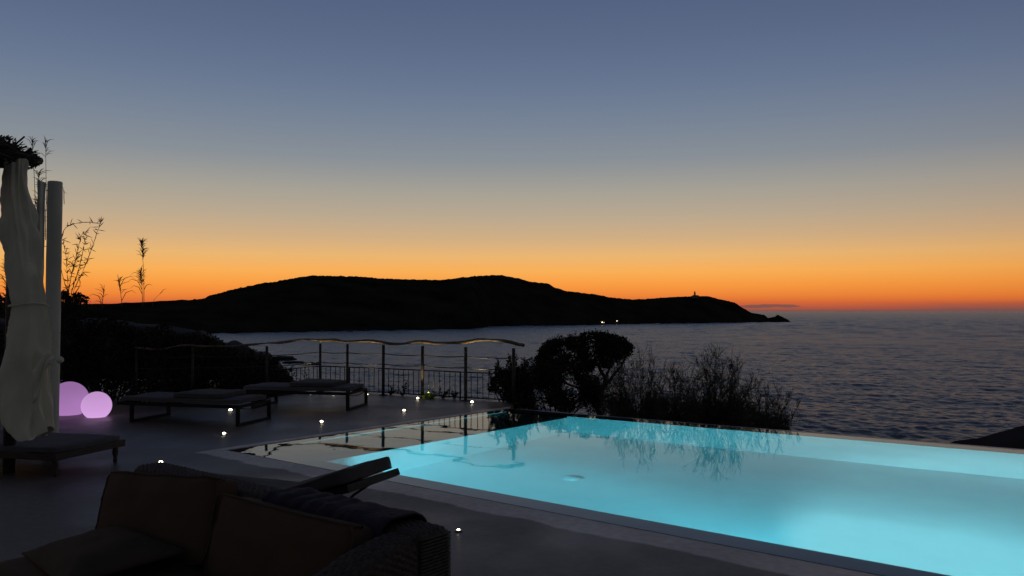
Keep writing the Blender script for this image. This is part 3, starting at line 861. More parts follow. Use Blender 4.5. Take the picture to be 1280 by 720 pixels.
        if len(fr_) > 12:
            bm2 = bmesh.new(); pts_ = [Vector(p) * 1.006 for p in fr_]; tube(bm2, pts_ + [pts_[0]], 0.006, 6)
            obj('piping', bm2, M['cush'], o)
        cb_.free()
    # knitted throw over the back
    bm = bmesh.new(); rows = []
    sec = rounded_section(-0.012, T + 0.012, 0.30, H + 0.014, 0.055, 0.012)
    sec = [q_ for q_ in sec if q_[3] >= 0 and q_[1] > 0.34]
    x0, x1 = 0.17, 0.98; n = 110
    for i in range(n + 1):
        f = i / n; row = []
        for j, (y, z, ny, nz_, s_) in enumerate(sec):
            x = x0 + (x1 - x0) * f + 0.05 * nzv(s_ * 3, 5.0) * (1 - abs(2 * f - 1) * .2)
            d = 0.012 + 0.016 * abs(nzv(x * 9 + s_ * 3, s_ * 2.0)) + 0.020 * abs(math.sin(x * 24 + 3 * s_ + 3 * nzv(x * 3, s_ * 2))) * (0.4 + 0.6 * abs(nzv(x * 2, 9))) + 0.003 * nzv(x * 40, s_ * 40)
            row.append(bm.verts.new((x, y + ny * d, z + nz_ * d)))
        rows.append(row)
    for a_, b_ in zip(rows, rows[1:]):
        for j in range(len(sec) - 1): bm.faces.new((a_[j], a_[j + 1], b_[j + 1], b_[j]))
    o = obj('throw_blanket', bm, M['throw']); m = o.modifiers.new('thickness', 'SOLIDIFY'); m.thickness = 0.008
    o.location = R0; o.rotation_euler = (0, 0, ang)
    tag(o, 'dark navy knitted throw draped over the sofa back', 'throw')
    # pillow lying on the seat
    c = cushion((0.80, 0.12, 0.50), puff=0.045, corner=-0.05, n=16, seed=21)
    for v in c.verts:
        e = max(abs(v.co.x) / 0.39, abs(v.co.z) / 0.25)
        v.co.y *= max(0.12, 1 - e ** 3 * 0.85)
    o = obj('throw_pillow', c, M['pillow'])
    mloc = Matrix.Translation(R0) @ Matrix.Rotation(ang, 4, 'Z')
    o.matrix_world = mloc @ Matrix.Translation((1.70, 0.62, 0.47)) @ Matrix.Rotation(R(3), 4, 'Y') @ Matrix.Rotation(R(-10), 4, 'Z') @ Matrix.Rotation(R(85), 4, 'X')
    tag(o, 'rumpled tan pillow lying at the left end of the sofa seat', 'pillow')
sofa()

# ================================================================ PERGOLA, COLUMN, CURTAIN
YC = 9.25
cb = Vector(((66.5 - 640) / F * YC, YC, 0)); topz = PY(66.5, 227, YC).z
col = thing('column', cb, 'round white plastered column standing free beside the tied curtain', 'column')
pr = [(0.09, 0), (0.088, 0.06)] + [(0.078 + 0.0015 * math.sin(k * 2.1), 0.1 + (topz - 0.13) * k / 14) for k in range(15)] + [(0.078, topz - 0.01), (0.070, topz), (0, topz)]
obj('shaft', lathe(pr, 28), M['plaster'], col)
# strip of cloth wound from the column head
bm = bmesh.new(); rows = []
for i in range(40):
    f = i / 39
    c0 = PY(59.0 - 9.0 * f, 228 + 105 * f, 9.15 - 1.0 * f)
    wd = 0.042 * (1 - 0.25 * f); row = []
    for j in range(7):
        g = j / 6 - .5
        row.append(bm.verts.new((c0.x - cb.x + g * wd * 2, c0.y - cb.y - 0.03 * math.cos(g * 9) - .12 * (1 - f) + .01 * nzv(f * 6, g * 3), c0.z - .015 * math.sin(g * 3))))
    rows.append(row)
for a_, b2 in zip(rows, rows[1:]):
    for j in range(6): bm.faces.new((a_[j], a_[j + 1], b2[j + 1], b2[j]))
o = obj('cloth_strip', bm, M['cloth'], col); m = o.modifiers.new('thickness', 'SOLIDIFY'); m.thickness = 0.006

# pergola roof corner: log beam, cross logs and brushwood
YP = 8.2
pb = PY(-60, 203, YP)
pg = thing('pergola', (pb.x, pb.y, 0), 'dark pergola corner of round logs topped with ragged brushwood', 'pergola')
def pch(name, bm, mt): o = obj(name, bm, mt); o.location = -Vector((pb.x, pb.y, 0)); o.parent = pg; return o
pts = [PY(-260 + 305 * k / 16, 202.5 + 1.8 * math.sin(k * 1.1), YP) for k in range(17)]
pch('beam', tubebm(pts, [0.055 + 0.008 * math.sin(k * 2.3) for k in range(17)], 10), M['wood'])
for px_, yy in ((-30, 0.0), (14, 0.05)):
    p_ = PY(px_, 190, YP + .1)
    pch('rafter', tubebm([p_ + Vector((0, 0.5, 0)), p_ + Vector((0.03, -1.0, .02)), p_ + Vector((0, -3.2, 0))], 0.045, 8), M['wood'])
p_ = PY(18, 205, YP); 
pch('post', tubebm([Vector((p_.x, p_.y + .0, 0)), Vector((p_.x, p_.y, p_.z - .05))], 0.055, 12), M['wood'])
bm = bmesh.new()
for k in range(650):
    px_ = random.uniform(-240, 30); f = max(0, (px_ + 0) / 40)
    topy = 172 + 18 * max(0, px_ / 30) ** 1.5
    c0 = PY(px_, random.uniform(topy + 3, 197), YP + random.uniform(-1.2, .4))
    d_ = Vector((random.uniform(-1, 1), random.uniform(-.6, .6), random.uniform(-.35, .35))).normalized() * random.uniform(0.06, 0.16)
    c1 = c0 + d_ + Vector((0, 0, random.uniform(-.01, .02)))
    tube(bm, [c0 - d_, c0 + rv(.012), c1], [0.008, 0.009, 0.003], 4, False)
pch('brushwood', bm, M['twig'])
cv = []
for k in range(60):
    px_ = random.uniform(-240, 26); ty = 172 + 18 * max(0, px_ / 30) ** 1.5
    cv.append((PY(px_, random.uniform(ty + 4, 198), YP + random.uniform(-1, .3)), random.uniform(.05, .12), .8))
vs_, fs_ = [], []
for c_, r_, q_ in cv:
    for k in range(70):
        d = Vector((random.gauss(0, 1), random.gauss(0, 1), random.gauss(0, 1))).normalized(); c = c_ + d * r_ * random.random() ** .5; e_ = Vector((random.gauss(0, 1), random.gauss(0, 1), random.gauss(0, 1))).normalized(); f_ = e_.cross(d).normalized(); b0 = len(vs_)
        vs_ += [c - e_ * .03, c + f_ * .01, c + e_ * .03, c - f_ * .01]; fs_.append((b0, b0 + 1, b0 + 2, b0 + 3))
me = bpy.data.meshes.new('dry_leaves'); me.from_pydata(vs_, [], fs_); me.update(); pch('dry_leaves', me, M['leaf'])
bm = bmesh.new()
for k in range(60):
    c0 = PY(random.uniform(30, 46), random.uniform(196, 209), YP + random.uniform(-.06, .06)); tube(bm, [c0 - rdir() * .03, c0 + rdir() * 0.045], [0.012, 0.004], 4, False)
pch('beam_end', bm, M['twig'])

# tied curtain
def curtain():
    YQ = 7.9
    rows_ = [(192, 9, 31), (194, 6, 33), (205, 5, 34), (230, 3.5, 36), (255, 1, 42), (280, -2, 49), (300, 0, 52), (320, 4, 53.5), (345, 9, 55.5), (368, 13, 57), (380, 15, 57), (388, 14.5, 58.5), (402, 11, 61), (425, 6, 64.5),
             (450, 1, 67), (475, -4, 69.5), (500, -7, 71), (515, -7, 71.5), (528, -6, 72), (538, 3, 72.5), (545, 12, 73)]
    base = PY(36, 540, YQ)
    t = thing('curtain', (base.x, base.y, base.z), 'long off-white curtain tied at its middle, hanging from the pergola', 'curtain')
    n = 150; bm = bmesh.new(); rings = []
    for i in range(110):
        f = i / 109; py = 192 + (541 - 192) * f
        l_ = profile([(a_[0], a_[1]) for a_ in rows_], py); r_ = profile([(a_[0], a_[2]) for a_ in rows_], py)
        A_ = PY(l_, py, YQ); B_ = PY(r_, py, YQ)
        cx = (A_.x + B_.x) / 2; hw = (B_.x - A_.x) / 2
        dep = min(hw * 0.72, 0.15) if py < 380 else min(hw * 0.7, 0.10 + (py - 380) / 150 * 0.08)
        amp = 0.16 + 0.26 * min(1, abs(py - 381) / 60)
        tw = 0.9 * (py - 192) / 350
        ring = []
        for k in range(n):
            a_ = 2 * math.pi * k / n
            fold = 1.3 * (1 - 2 * abs(math.sin(a_ * 2.5 + tw * 2 + 3.5 * nzv(f * 3.5, math.cos(a_), math.sin(a_))))) * .6 + 0.4 * math.sin(a_ * 9 - tw * 4 + 4 * nzv(f * 5, math.sin(a_) + 4, math.cos(a_))) + .25 * nzv(f * 16, a_ * 3)
            rr = 1 - amp * (0.5 - 0.5 * fold) + 0.04 * nzv(f * 9, a_ * 2)
            z = A_.z
            if f > 0.9: z += 0.10 * (f - .9) / .1 * (0.6 * math.sin(a_ * 2 + 1.5) + 0.5 * nzv(a_ * 1.5, 3)) - 0.0
            ring.append(bm.verts.new((cx + hw * rr * math.cos(a_) - base.x, YQ + dep * rr * math.sin(a_) * -1 - base.y, z - base.z)))
        rings.append(ring)
    for a_, b2 in zip(rings, rings[1:]):
        for k in range(n): bm.faces.new((a_[k], a_[(k + 1) % n], b2[(k + 1) % n], b2[k]))
    bm.faces.new(rings[0])
    obj('cloth', bm, M['cloth'], t)
    # tie band and its loose tail and knot
    c0 = PY(36, 381, YQ)
    hw = 22 / F * YQ
    pts = [Vector((c0.x + (hw + .004) * math.cos(a_), YQ - 0.15 * math.sin(a_), c0.z + 0.015 * math.sin(a_ * 2))) - base for a_ in [2 * math.pi * k / 36 for k in range(37)]]
    obj('tieback', tubebm(pts, 0.007, 8), M['cloth'], t)
    bm = bmesh.new(); rows2 = []
    for i in range(26):
        f = i / 25
        c1 = PY(41 + 30 * f ** 0.6 - 6 * f, 462 - 22 * math.sin(f * math.pi * .75) + 34 * f * f * 0, YQ - .21)
        wv = 0.05 + 0.11 * (1 - f)
        row = []
        for j in range(8):
            g = j / 7
            row.append(bm.verts.new(Vector((c1.x + 0.01 * math.sin(g * 7), c1.y - 0.02 * math.sin(g * 6 + f * 4), c1.z - g * wv * 2.0 * (1 - .35 * f))) - base))
        rows2.append(row)
    for a_, b2 in zip(rows2, rows2[1:]):
        for j in range(7): bm.faces.new((a_[j], a_[j + 1], b2[j + 1], b2[j]))
    o = obj('hem_fold', bm, M['cloth'], t); m = o.modifiers.new('thickness', 'SOLIDIFY'); m.thickness = 0.01
    c2 = PY(75, 450, YQ - .15) - base
    bm = bmesh.new(); bmesh.ops.create_icosphere(bm, subdivisions=3, radius=0.034, matrix=Matrix.Translation(c2))
    for v in bm.verts: v.co += Vector((0, 0, 0.012 * nzv(v.co.x * 40, v.co.z * 40)))
    obj('knot', bm, M['cloth'], t)
curtain()

# ================================================================ PLANTS
def mesh_py(name, vs, fs, material, parent=None, sm=False):
    me = bpy.data.meshes.new(name); me.from_pydata(vs, [], fs); me.update()
    return obj(name, me, material, parent, sm)
def leaf_cloud(pts_fn, n, size, aspect=2.2, out=None):
    vs, fs = [], []
    for k in range(n):
        c, dr = pts_fn()
        d = (dr * 0.8 + rdir()).normalized(); s_ = d.cross(rdir())
        if s_.length < .1: continue
        s_.normalize()
        L_ = size * random.uniform(0.6, 1.4); w_ = L_ / aspect
        b = len(vs)
        vs += [c - d * L_ * .5, c + s_ * w_ * .5, c + d * L_ * .5, c - s_ * w_ * .5]
        fs.append((b, b + 1, b + 2, b + 3))
    return vs, fs
def clumps_cloud(clumps, n, size, aspect=2.2):
    tot_ = sum(c[1] ** 2 for c in clumps)
    vs, fs = [], []
    for c, r, sq in clumps:
        def fn():
            d = rdir(); rr = r * (random.random() ** 0.38)
            if random.random() < .12: rr *= random.uniform(1.05, 1.35)
            return c + Vector((d.x * rr, d.y * rr, d.z * rr * sq)), d
        v, f = leaf_cloud(fn, int(n * r ** 2 / tot_), size, aspect)
        b = len(vs); vs += v; fs += [tuple(i + b for i in q_) for q_ in f]
    return vs, fs
def bush(name, label, cat, px, pytop, pybase, Yd, wpx, n=5000, leaf=0.05, material='leaf', depth=0.8, group=None, clumps_n=26, spike=0):
    base = PY(px, pybase, Yd); top = PY(px, pytop, Yd)
    H = top.z - base.z; Wh = wpx / 2 / F * Yd
    root = Vector((base.x, Yd, base.z))
    t = thing(name, root, label, cat, 0, group)
    cl = []
    for k in range(clumps_n):
        a_ = random.uniform(0, 2 * math.pi); rr = math.sqrt(random.random())
        x = math.cos(a_) * rr * Wh * .82; y = math.sin(a_) * rr * depth * .8
        dome = math.sqrt(max(0, 1 - (x / Wh) ** 2 * 0.85 - (y / depth) ** 2 * .6))
        r_ = random.uniform(0.13, 0.22) * min(Wh * 1.6, H)
        z = random.uniform(0.25, 1.0) * (H * dome - r_ * .8)
        cl.append((Vector((x, y, max(z, r_ * .5))), r_, .85))
    for k in range(9):
        x = -Wh * .75 + Wh * 1.5 * k / 8; dome = math.sqrt(max(0, 1 - (x / Wh) ** 2 * 0.85)); r_ = random.uniform(.12, .2) * min(Wh * 1.6, H)
        cl.append((Vector((x, random.uniform(-.3, .3) * depth, H * dome * random.uniform(.85, 1.0) - r_ * .8)), r_, .9))
    vs, fs = clumps_cloud(cl, n, leaf)
    # leafy shoots standing out of the outline
    for k in range(spike):
        x = random.uniform(-.9, .9) * Wh; dome = math.sqrt(max(0, 1 - (x / Wh) ** 2 * 0.85))
        p0 = Vector((x, random.uniform(-.4, .4) * depth, H * dome * .85)); d = (Vector((x * .5, 0, 1)) + rv(.35)).normalized(); ln = random.uniform(.1, .28)
        for q_ in range(22):
            f = q_ / 21; c = p0 + d * ln * f; dd = (d + rdir() * .9).normalized(); s_ = dd.cross(rdir()).normalized(); b = len(vs); L_ = leaf * random.uniform(.8, 1.3)
            vs += [c, c + dd * L_ * .5 + s_ * L_ * .2, c + dd * L_, c + dd * L_ * .5 - s_ * L_ * .2]; fs.append((b, b + 1, b + 2, b + 3))
    mesh_py('foliage', vs, fs, M[material], t)
    bm = bmesh.new()
    for c, r_, q_ in cl[:14]:
        p0 = Vector((random.uniform(-.08, .08), random.uniform(-.08, .08), -0.15)); mid = c * .5 + rv(.08)
        tube(bm, [p0, mid, c], [0.022, 0.014, 0.005], 5, False)
    obj('stem', bm, M['bark'], t)
    return t

# dark growth at the left, behind the orbs and the loungers
G = 'dark shrubs along the left end of the terrace'
bush('shrub', 'tall dark shrub right behind the white column', 'shrub', 78, 368, 520, 14.6, 110, 7000, .07, depth=.9, group=G, spike=16)
bush('shrub', 'dark shrub left of the curtain at the frame edge', 'shrub', -10, 362, 535, 13.4, 120, 6000, .07, depth=.9, group=G, spike=10)
bush('shrub', 'dark shrub directly behind the smaller glowing orb', 'shrub', 135, 388, 520, 14.8, 105, 7000, .07, depth=.8, group=G, spike=8)
bush('shrub', 'dark rounded shrub behind the left end of the nearer lounger', 'shrub', 190, 396, 516, 15.0, 120, 8000, .07, depth=.7, group=G)
bush('shrub', 'dark shrub behind the middle of the nearer lounger', 'shrub', 246, 412, 510, 16.2, 110, 8000, .07, depth=.7, group=G)
bush('shrub', 'dark shrub with its ragged right side against the sea, left of the baluster fence', 'shrub', 312, 440, 508, 17.2, 120, 9000, .06, depth=.8, group=G, spike=14)

# wind-shaped tree and the shrubs beyond the pool
def sprout(bm, p, d, ln, r, lvl, tips, curl=.35, kids=(2, 4), up=0.15, maxr=4):
    n = 5; pts = [p]; dd = d.copy()
    for k in range(n):
        dd = (dd + rv(curl * .5) + Vector((0, 0, up * .3))).normalized(); pts.append(pts[-1] + dd * ln / n)
    tube(bm, pts, [r * (1 - .55 * k / n) for k in range(n + 1)], 5 if lvl > 1 else 3, False)
    if lvl == 0:
        tips.append((pts[-1], dd)); return
    for k in range(random.randint(*kids)):
        i = random.randint(2, n); d2 = (dd + rdir() * .75 + Vector((0, 0, up))).normalized()
        sprout(bm, pts[i], d2, ln * random.uniform(.55, .8), r * .5, lvl - 1, tips, curl, kids, up)
    tips.append((pts[-1], dd))
def wind_tree():
    Yd = 18.4
    root = PY(752, 540, Yd); root = Vector((root.x, Yd, root.z))
    t = thing('wind_swept_tree', root, 'low wind-shaped tree with a flat dense crown beyond the pool edge', 'tree')
    def Q(px, py, dy=0): return PY(px, py, Yd + dy) - root
    bm = bmesh.new()
    limbs = [[Q(752, 545), Q(750, 520), Q(741, 503, .05), Q(733, 488, .1), Q(722, 470, .1), Q(708, 450)],
             [Q(750, 510), Q(742, 495), Q(726, 486, -.1), Q(706, 478, -.15), Q(690, 462, -.1)],
             [Q(750, 508), Q(753, 490), Q(757, 472, .05), Q(764, 455, .1), Q(768, 440)],
             [Q(757, 474), Q(748, 458, .1), Q(742, 442, .12)], [Q(754, 486), Q(766, 470, -.1), Q(776, 458), Q(782, 446)],
             [Q(736, 490), Q(736, 472, -.2), Q(728, 450, -.25)], [Q(722, 470), Q(726, 455, .2), Q(735, 438, .25)], [Q(744, 500), Q(756, 497, -.1), Q(768, 492, -.15)]]
    tips = []
    for i, l_ in enumerate(limbs):
        pts, rad = dense(l_, [0.068 * (1 - k / len(l_) * .75) * (1 if i < 1 else .62) for k in range(len(l_))], 4, .012)
        tube(bm, pts, rad, 7, False)
        for k in range(10 if i != 2 else 14):
            j = random.randint(len(pts) // 3, len(pts) - 1)
            sprout(bm, pts[j], (rdir() + Vector((.35, 0, .6))).normalized(), random.uniform(.17, .37), rad[j] * .3, 2, tips, kids=(2, 3))
    obj('trunk', bm, M['bark'], t)
    cl = []
    outline = [(678, 436), (682, 429), (694, 425), (706, 421), (722, 419), (737, 416.5), (751, 415.5), (764, 418.5), (777, 422.5), (785, 431)]
    for k in range(190):
        f = random.random(); i = min(int(f * 9), 8); g = f * 9 - i
        ox = outline[i][0] + (outline[i + 1][0] - outline[i][0]) * g; oy = outline[i][1] + (outline[i + 1][1] - outline[i][1]) * g
        low = 462 - 20 * max(0, (ox - 735) / 50) 
        py = oy + 3 + (low - oy) * random.random() ** 1.5
        cl.append((Q(ox + random.uniform(-3, 3), py, random.uniform(-.55, .55)), random.uniform(.07, .16), .75))
    vs, fs = clumps_cloud(cl, 30000, .055, 2.2)
    for (p, d) in tips:
        for q_ in range(3):
            c = p + rv(.02); dd = (d + rdir() * .8).normalized(); s_ = dd.cross(rdir()).normalized(); b = len(vs)
            if random.random() < .3 and p.z < Q(740, 455).z: continue
            vs += [c, c + dd * .022 + s_ * .008, c + dd * .045, c + dd * .022 - s_ * .008]; fs.append((b, b + 1, b + 2, b + 3))
    for k in range(60):
        i = random.randint(0, 8); g = random.random(); ox = outline[i][0] + (outline[i + 1][0] - outline[i][0]) * g; oy = outline[i][1] + (outline[i + 1][1] - outline[i][1]) * g
        p0 = Q(ox, oy + 3, random.uniform(-.5, .5)); d = (Vector((random.uniform(-.5, .4), 0, 1)) + rv(.2)).normalized(); ln = random.uniform(.06, .15)
        for q_ in range(14):
            c = p0 + d * ln * q_ / 13; dd = (d + rdir() * .9).normalized(); s_ = dd.cross(rdir()).normalized(); b = len(vs); L_ = .04
            vs += [c, c + dd * L_ * .5 + s_ * .009, c + dd * L_, c + dd * L_ * .5 - s_ * .009]; fs.append((b, b + 1, b + 2, b + 3))
    mesh_py('crown', vs, fs, M['leaf'], t)
wind_tree()
G2 = 'dark shrubs beyond the far pool edge'
bush('shrub', 'dark bushy shrub between the last railing post and the wind-shaped tree', 'shrub', 692, 440, 528, 16.6, 140, 23000, .05, depth=.6, group=G2, spike=14)
bush('shrub', 'dark leafy shrub growing around the last railing post', 'shrub', 640, 452, 518, 14.75, 62, 6000, .055, depth=.4, group=G2, spike=34, clumps_n=20)
bush('shrub', 'low dark shrub at the foot of the wind-shaped tree', 'shrub', 768, 494, 545, 16.5, 70, 5000, .045, depth=.5, group=G2)

def broom(px, pytop, Yd, wpx, label, n=40, pybase=545):
    base = PY(px, pybase, Yd); root = Vector((base.x, Yd, base.z)); H = PY(px, pytop, Yd).z - root.z; Wh = wpx / 2 / F * Yd
    t = thing('broom_shrub', root, label, 'shrub', 0, 'twiggy broom shrubs beyond the far pool edge')
    bm = bmesh.new(); tips = []
    for k in range(n):
        x = random.uniform(-1, 1); y = random.uniform(-.5, .5)
        hh = H * (1 - .38 * abs(x) ** 1.6) * (random.uniform(.45, .85) if random.random() < .6 else random.uniform(.8, 1.02))
        p0 = Vector((x * Wh * .45, y * .5, 0)); p3 = Vector((x * Wh * random.uniform(.75, 1.05), y, hh))
        pts = [p0]
        for q_ in range(1, 8):
            f = q_ / 7; pts.append(p0.lerp(p3, f) + Vector((-x * Wh * .12 * math.sin(f * math.pi), 0, 0)) + rv(.02))
        tube(bm, pts, [.010 * (1 - f_ / 8.2) + .0012 for f_ in range(8)], 4, False)
        for q_ in range(15):
            i = random.randint(2, 7); d = (Vector((x * .5, 0, 1)) + rv(.8)).normalized(); ln = random.uniform(.08, .2) * H
            p = pts[i]; dd = d; pp = [p]
            for s_ in range(4): dd = (dd + rv(.3) + Vector((0, 0, .12))).normalized(); pp.append(pp[-1] + dd * ln / 4)
            tube(bm, pp, [.0036, .003, .0026, .002, .0012], 3, False)
            for z_ in range(6):
                a_ = pp[random.randint(1, 4)]; d3 = (dd + rv(.9)).normalized(); tube(bm, [a_, a_ + d3 * ln * .25 + rv(.006), a_ + d3 * ln * .42 + Vector((0, 0, .02))], [.0028, .0022, .0012], 3, False)
    obj('twigs', bm, M['twig'], t)
    cl = [(Vector((random.uniform(-.85, .85) * Wh, random.uniform(-.5, .5), random.uniform(.08, .42) * H)), random.uniform(.09, .17) * H, .9) for k in range(44)]
    vs, fs = clumps_cloud(cl, 11000, .045, 4.0)
    for k in range(600):
        x = random.uniform(-1, 1); z = H * (1 - .35 * abs(x) ** 1.5) * random.uniform(.4, .85); c = Vector((x * Wh, random.uniform(-.5, .5), z)); dd = (Vector((x * .3, 0, 1)) + rv(.8)).normalized(); s_ = dd.cross(rdir()).normalized(); b = len(vs)
        vs += [c, c + dd * .02 + s_ * .004, c + dd * .045, c + dd * .02 - s_ * .004]; fs.append((b, b + 1, b + 2, b + 3))
    mesh_py('foliage', vs, fs, M['leaf2'], t)
broom(800, 446, 14.0, 100, 'twiggy dark shrub just right of the wind-shaped tree', 36)
broom(848, 462, 13.6, 84, 'lower twiggy dark shrub, middle of the row beyond the pool', 28)
broom(890, 440, 13.4, 100, 'tallest twiggy dark shrub in the row beyond the pool', 42, 550)
broom(956, 477, 12.6, 80, 'small sparse twiggy shrub at the right end of the row', 22, 555)

# reeds and grasses against the sunset
def reed(px, ybase, ytop, Yd, label, plume=26, lean=0.0, r=.006, pl_len=.25, leaves=4):
    b = PY(px, ybase, Yd); tp = PY(px + lean, ytop, Yd); root = Vector((b.x, Yd, b.z))
    t = thing('giant_reed', root, label, 'reed', 0, 'reeds standing against the sunset')
    H = tp - b; bm = bmesh.new(); pts = []
    for k in range(9):
        f = k / 8; pts.append(Vector((H.x * f * f + .02 * nzv(px, f * 3), 0, H.z * f)))
    tube(bm, pts, [r * (1 - .6 * k / 8) for k in range(9)], 5)
    for k in range(min(leaves, 2) if leaves < 6 else leaves):
        i = random.randint(1, 6); s_ = random.choice((-1, 1)); p = pts[i]; ln = random.uniform(.12, .28)
        tube(bm, [p, p + Vector((s_ * ln * .3, 0, ln * .6)), p + Vector((s_ * ln * .75, 0, ln * .75)), p + Vector((s_ * ln * 1.1, 0, ln * .5))], [.006, .007, .004, .001], 3, False)
    obj('stalk', bm, M['reed'], t)
    bm = bmesh.new()
    for k in range(plume):
        f = 1 - (((k + random.random()) / plume) ** 1.4) * pl_len / max(H.z, .3); p = pts[0].lerp(pts[-1], f); p.x = H.x * f * f
        d = Vector((random.uniform(-.6, .6), random.uniform(-.3, .3), random.uniform(.15, 1))).normalized(); ln = random.uniform(.06, .17) * (0.7 if random.random() < .5 else 1)
        tube(bm, [p, p + d * ln * .6 + Vector((0, 0, .01)), p + d * ln + Vector((d.x * .03, 0, -.01))], [.004, .0045, .001], 3, False)
    obj('plume', bm, M['reed'], t)
def reed2(*a, **k): reed(*a, **k)
reed(180, 382, 303, 14.0, 'tallest reed plume standing alone above the far hill line', plume=60, lean=-3, pl_len=.30)
reed(178, 384, 340, 14.1, 'short reed tuft at the foot of the tallest plume', plume=50, lean=-2, pl_len=.24)
reed(152, 384, 351, 13.8, 'small reed plume left of the tallest one', plume=30, lean=-4, pl_len=.22)
reed(128, 386, 362, 13.8, 'short bent reed above the shrub behind the orbs', plume=12, lean=2, pl_len=.2)
reed(190, 384, 364, 14.0, 'single thin blade leaning right of the tallest plume', plume=1, lean=14, pl_len=.1, leaves=0, r=.004)
reed(44, 300, 176, 11.5, 'tall reed behind the curtain with its plume above the column head', plume=26, lean=-4, pl_len=.3)
reed(57, 300, 178, 11.8, 'thin tall reed rising behind the column head', plume=14, lean=0, pl_len=.22)
reed(50, 330, 216, 11.6, 'leafy reed filling the gap between curtain and column', plume=60, lean=-2, pl_len=.9, leaves=10)
reed(8, 400, 330, 12.5, 'leafy reed low at the left edge of the view', plume=50, lean=0, pl_len=.6, leaves=10)
reed(40, 360, 250, 11.9, 'bushy reed right behind the curtain edge', plume=60, lean=8, pl_len=.9, leaves=10)
def wild():
    Yd = 12.6; b = PY(86, 392, Yd); root = Vector((b.x, Yd, b.z))
    t = thing('wild_shrub', root, 'sparse arching twigs right of the white column against the orange sky', 'shrub')
    bm = bmesh.new()
    def Q(px, py): return PY(px, py, Yd) - root
    for l_ in ([(86, 392), (93, 362), (103, 340), (112, 318), (121, 292), (126, 278)], [(86, 392), (90, 365), (97, 340), (104, 312), (107, 290)], [(86, 392), (85, 360), (83, 325), (79, 300)],
               [(84, 392), (88, 350), (96, 318), (101, 296)], [(76, 300), (82, 285), (95, 279), (112, 278), (128, 280)], [(86, 370), (80, 350), (76, 335)], [(90, 372), (100, 356), (98, 345)], [(80, 255), (80, 240), (76, 228)]):
        pts, rad = dense([Q(*p) for p in l_], [.007 * (1 - .75 * i / len(l_)) for i in range(len(l_))], 4, .01); tube(bm, pts, rad, 4, False)
        if len(l_) < 4: continue
        for k in range(48):
            i = random.randint(len(pts) // 3, len(pts) - 1); d = Vector((random.uniform(-.8, .8), random.uniform(-.3, .3), random.uniform(-.35, 1))).normalized(); ln = random.uniform(.03, .13)
            if l_[0] == (76, 300) and random.random() < .7: continue
            tube(bm, [pts[i], pts[i] + d * ln * .5, pts[i] + d * ln], [.003, .0055, .001], 4, False)
    obj('twigs', bm, M['reed'], t)
    vs, fs = clumps_cloud([(Q(random.uniform(70, 100), random.uniform(366, 392)) + Vector((0, random.uniform(-.2, .2), 0)), random.uniform(.05, .12), 1) for k in range(14)], 900, .07, 2.6)
    mesh_py('foliage', vs, fs, M['leaf'], t)
wild()

# small plants at the foot of the fence
def lit_plant():
    b = P(535, 497.8); t = thing('green_plant', b, 'small bright green plant lit by the floor lamp at the railing foot', 'plant')
    bm = bmesh.new()
    for k in range(22):
        a_ = random.uniform(0, 2 * math.pi); tilt = random.uniform(.2, 1.1); ln = random.uniform(.12, .27); d = Vector((math.cos(a_) * math.sin(tilt), math.sin(a_) * math.sin(tilt), math.cos(tilt)))
        sd = d.cross(Vector((0, 0, 1))).normalized()
        p0 = Vector((random.uniform(-.08, .10), random.uniform(-.05, .03), 0)); row = []
        for q_ in range(6):
            f = q_ / 5; c = p0 + d * ln * f + Vector((0, 0, -.06 * f * f)); w_ = .030 * math.sin(math.pi * (f * .85 + .12)) + .001
            row.append((bm.verts.new(c + sd * w_), bm.verts.new(c + Vector((0, 0, -.006))), bm.verts.new(c - sd * w_)))
        for (a1, b1, c1), (a2, b2, c2) in zip(row, row[1:]): bm.faces.new((a1, b1, b2, a2)); bm.faces.new((b1, c1, c2, b2))
    obj('leaves', bm, M['green'], t)
lit_plant()
def weed(px, py, h, label, n=7):
    b = P(px, py); t = thing('climbing_plant', b, label, 'plant', 0, 'wild plants along the foot of the fence'); bm = bmesh.new(); cl = []
    for k in range(n):
        pts = [Vector((0, 0, 0))]; d = Vector((random.uniform(-.9, .9), random.uniform(-.1, .2), 1)).normalized(); hh = h * random.uniform(.4, 1)
        for q_ in range(6): d = (d + rv(.35)).normalized(); pts.append(pts[-1] + d * hh / 6); cl.append((pts[-1].copy(), .022, 1))
        tube(bm, pts, .004, 4, False)
    obj('stem', bm, M['twig'], t)
    vs, fs = clumps_cloud(cl, 26 * n, .04, 2.0); mesh_py('leaves', vs, fs, M['leaf'], t)
weed(504, 495.0, .38, 'spindly dark plant climbing the fence left of the green plant')
weed(553, 498.0, .36, 'dark branching plant on the fence right of the green plant')
weed(568, 498.8, .20, 'low dark plant at the fence foot beside the second last post', 6)
weed(488, 494.0, .16, 'low dark plant at the foot of the fence middle', 6)
weed(384, 487.8, .38, 'ragged dark plant at the left end of the baluster fence', 12)

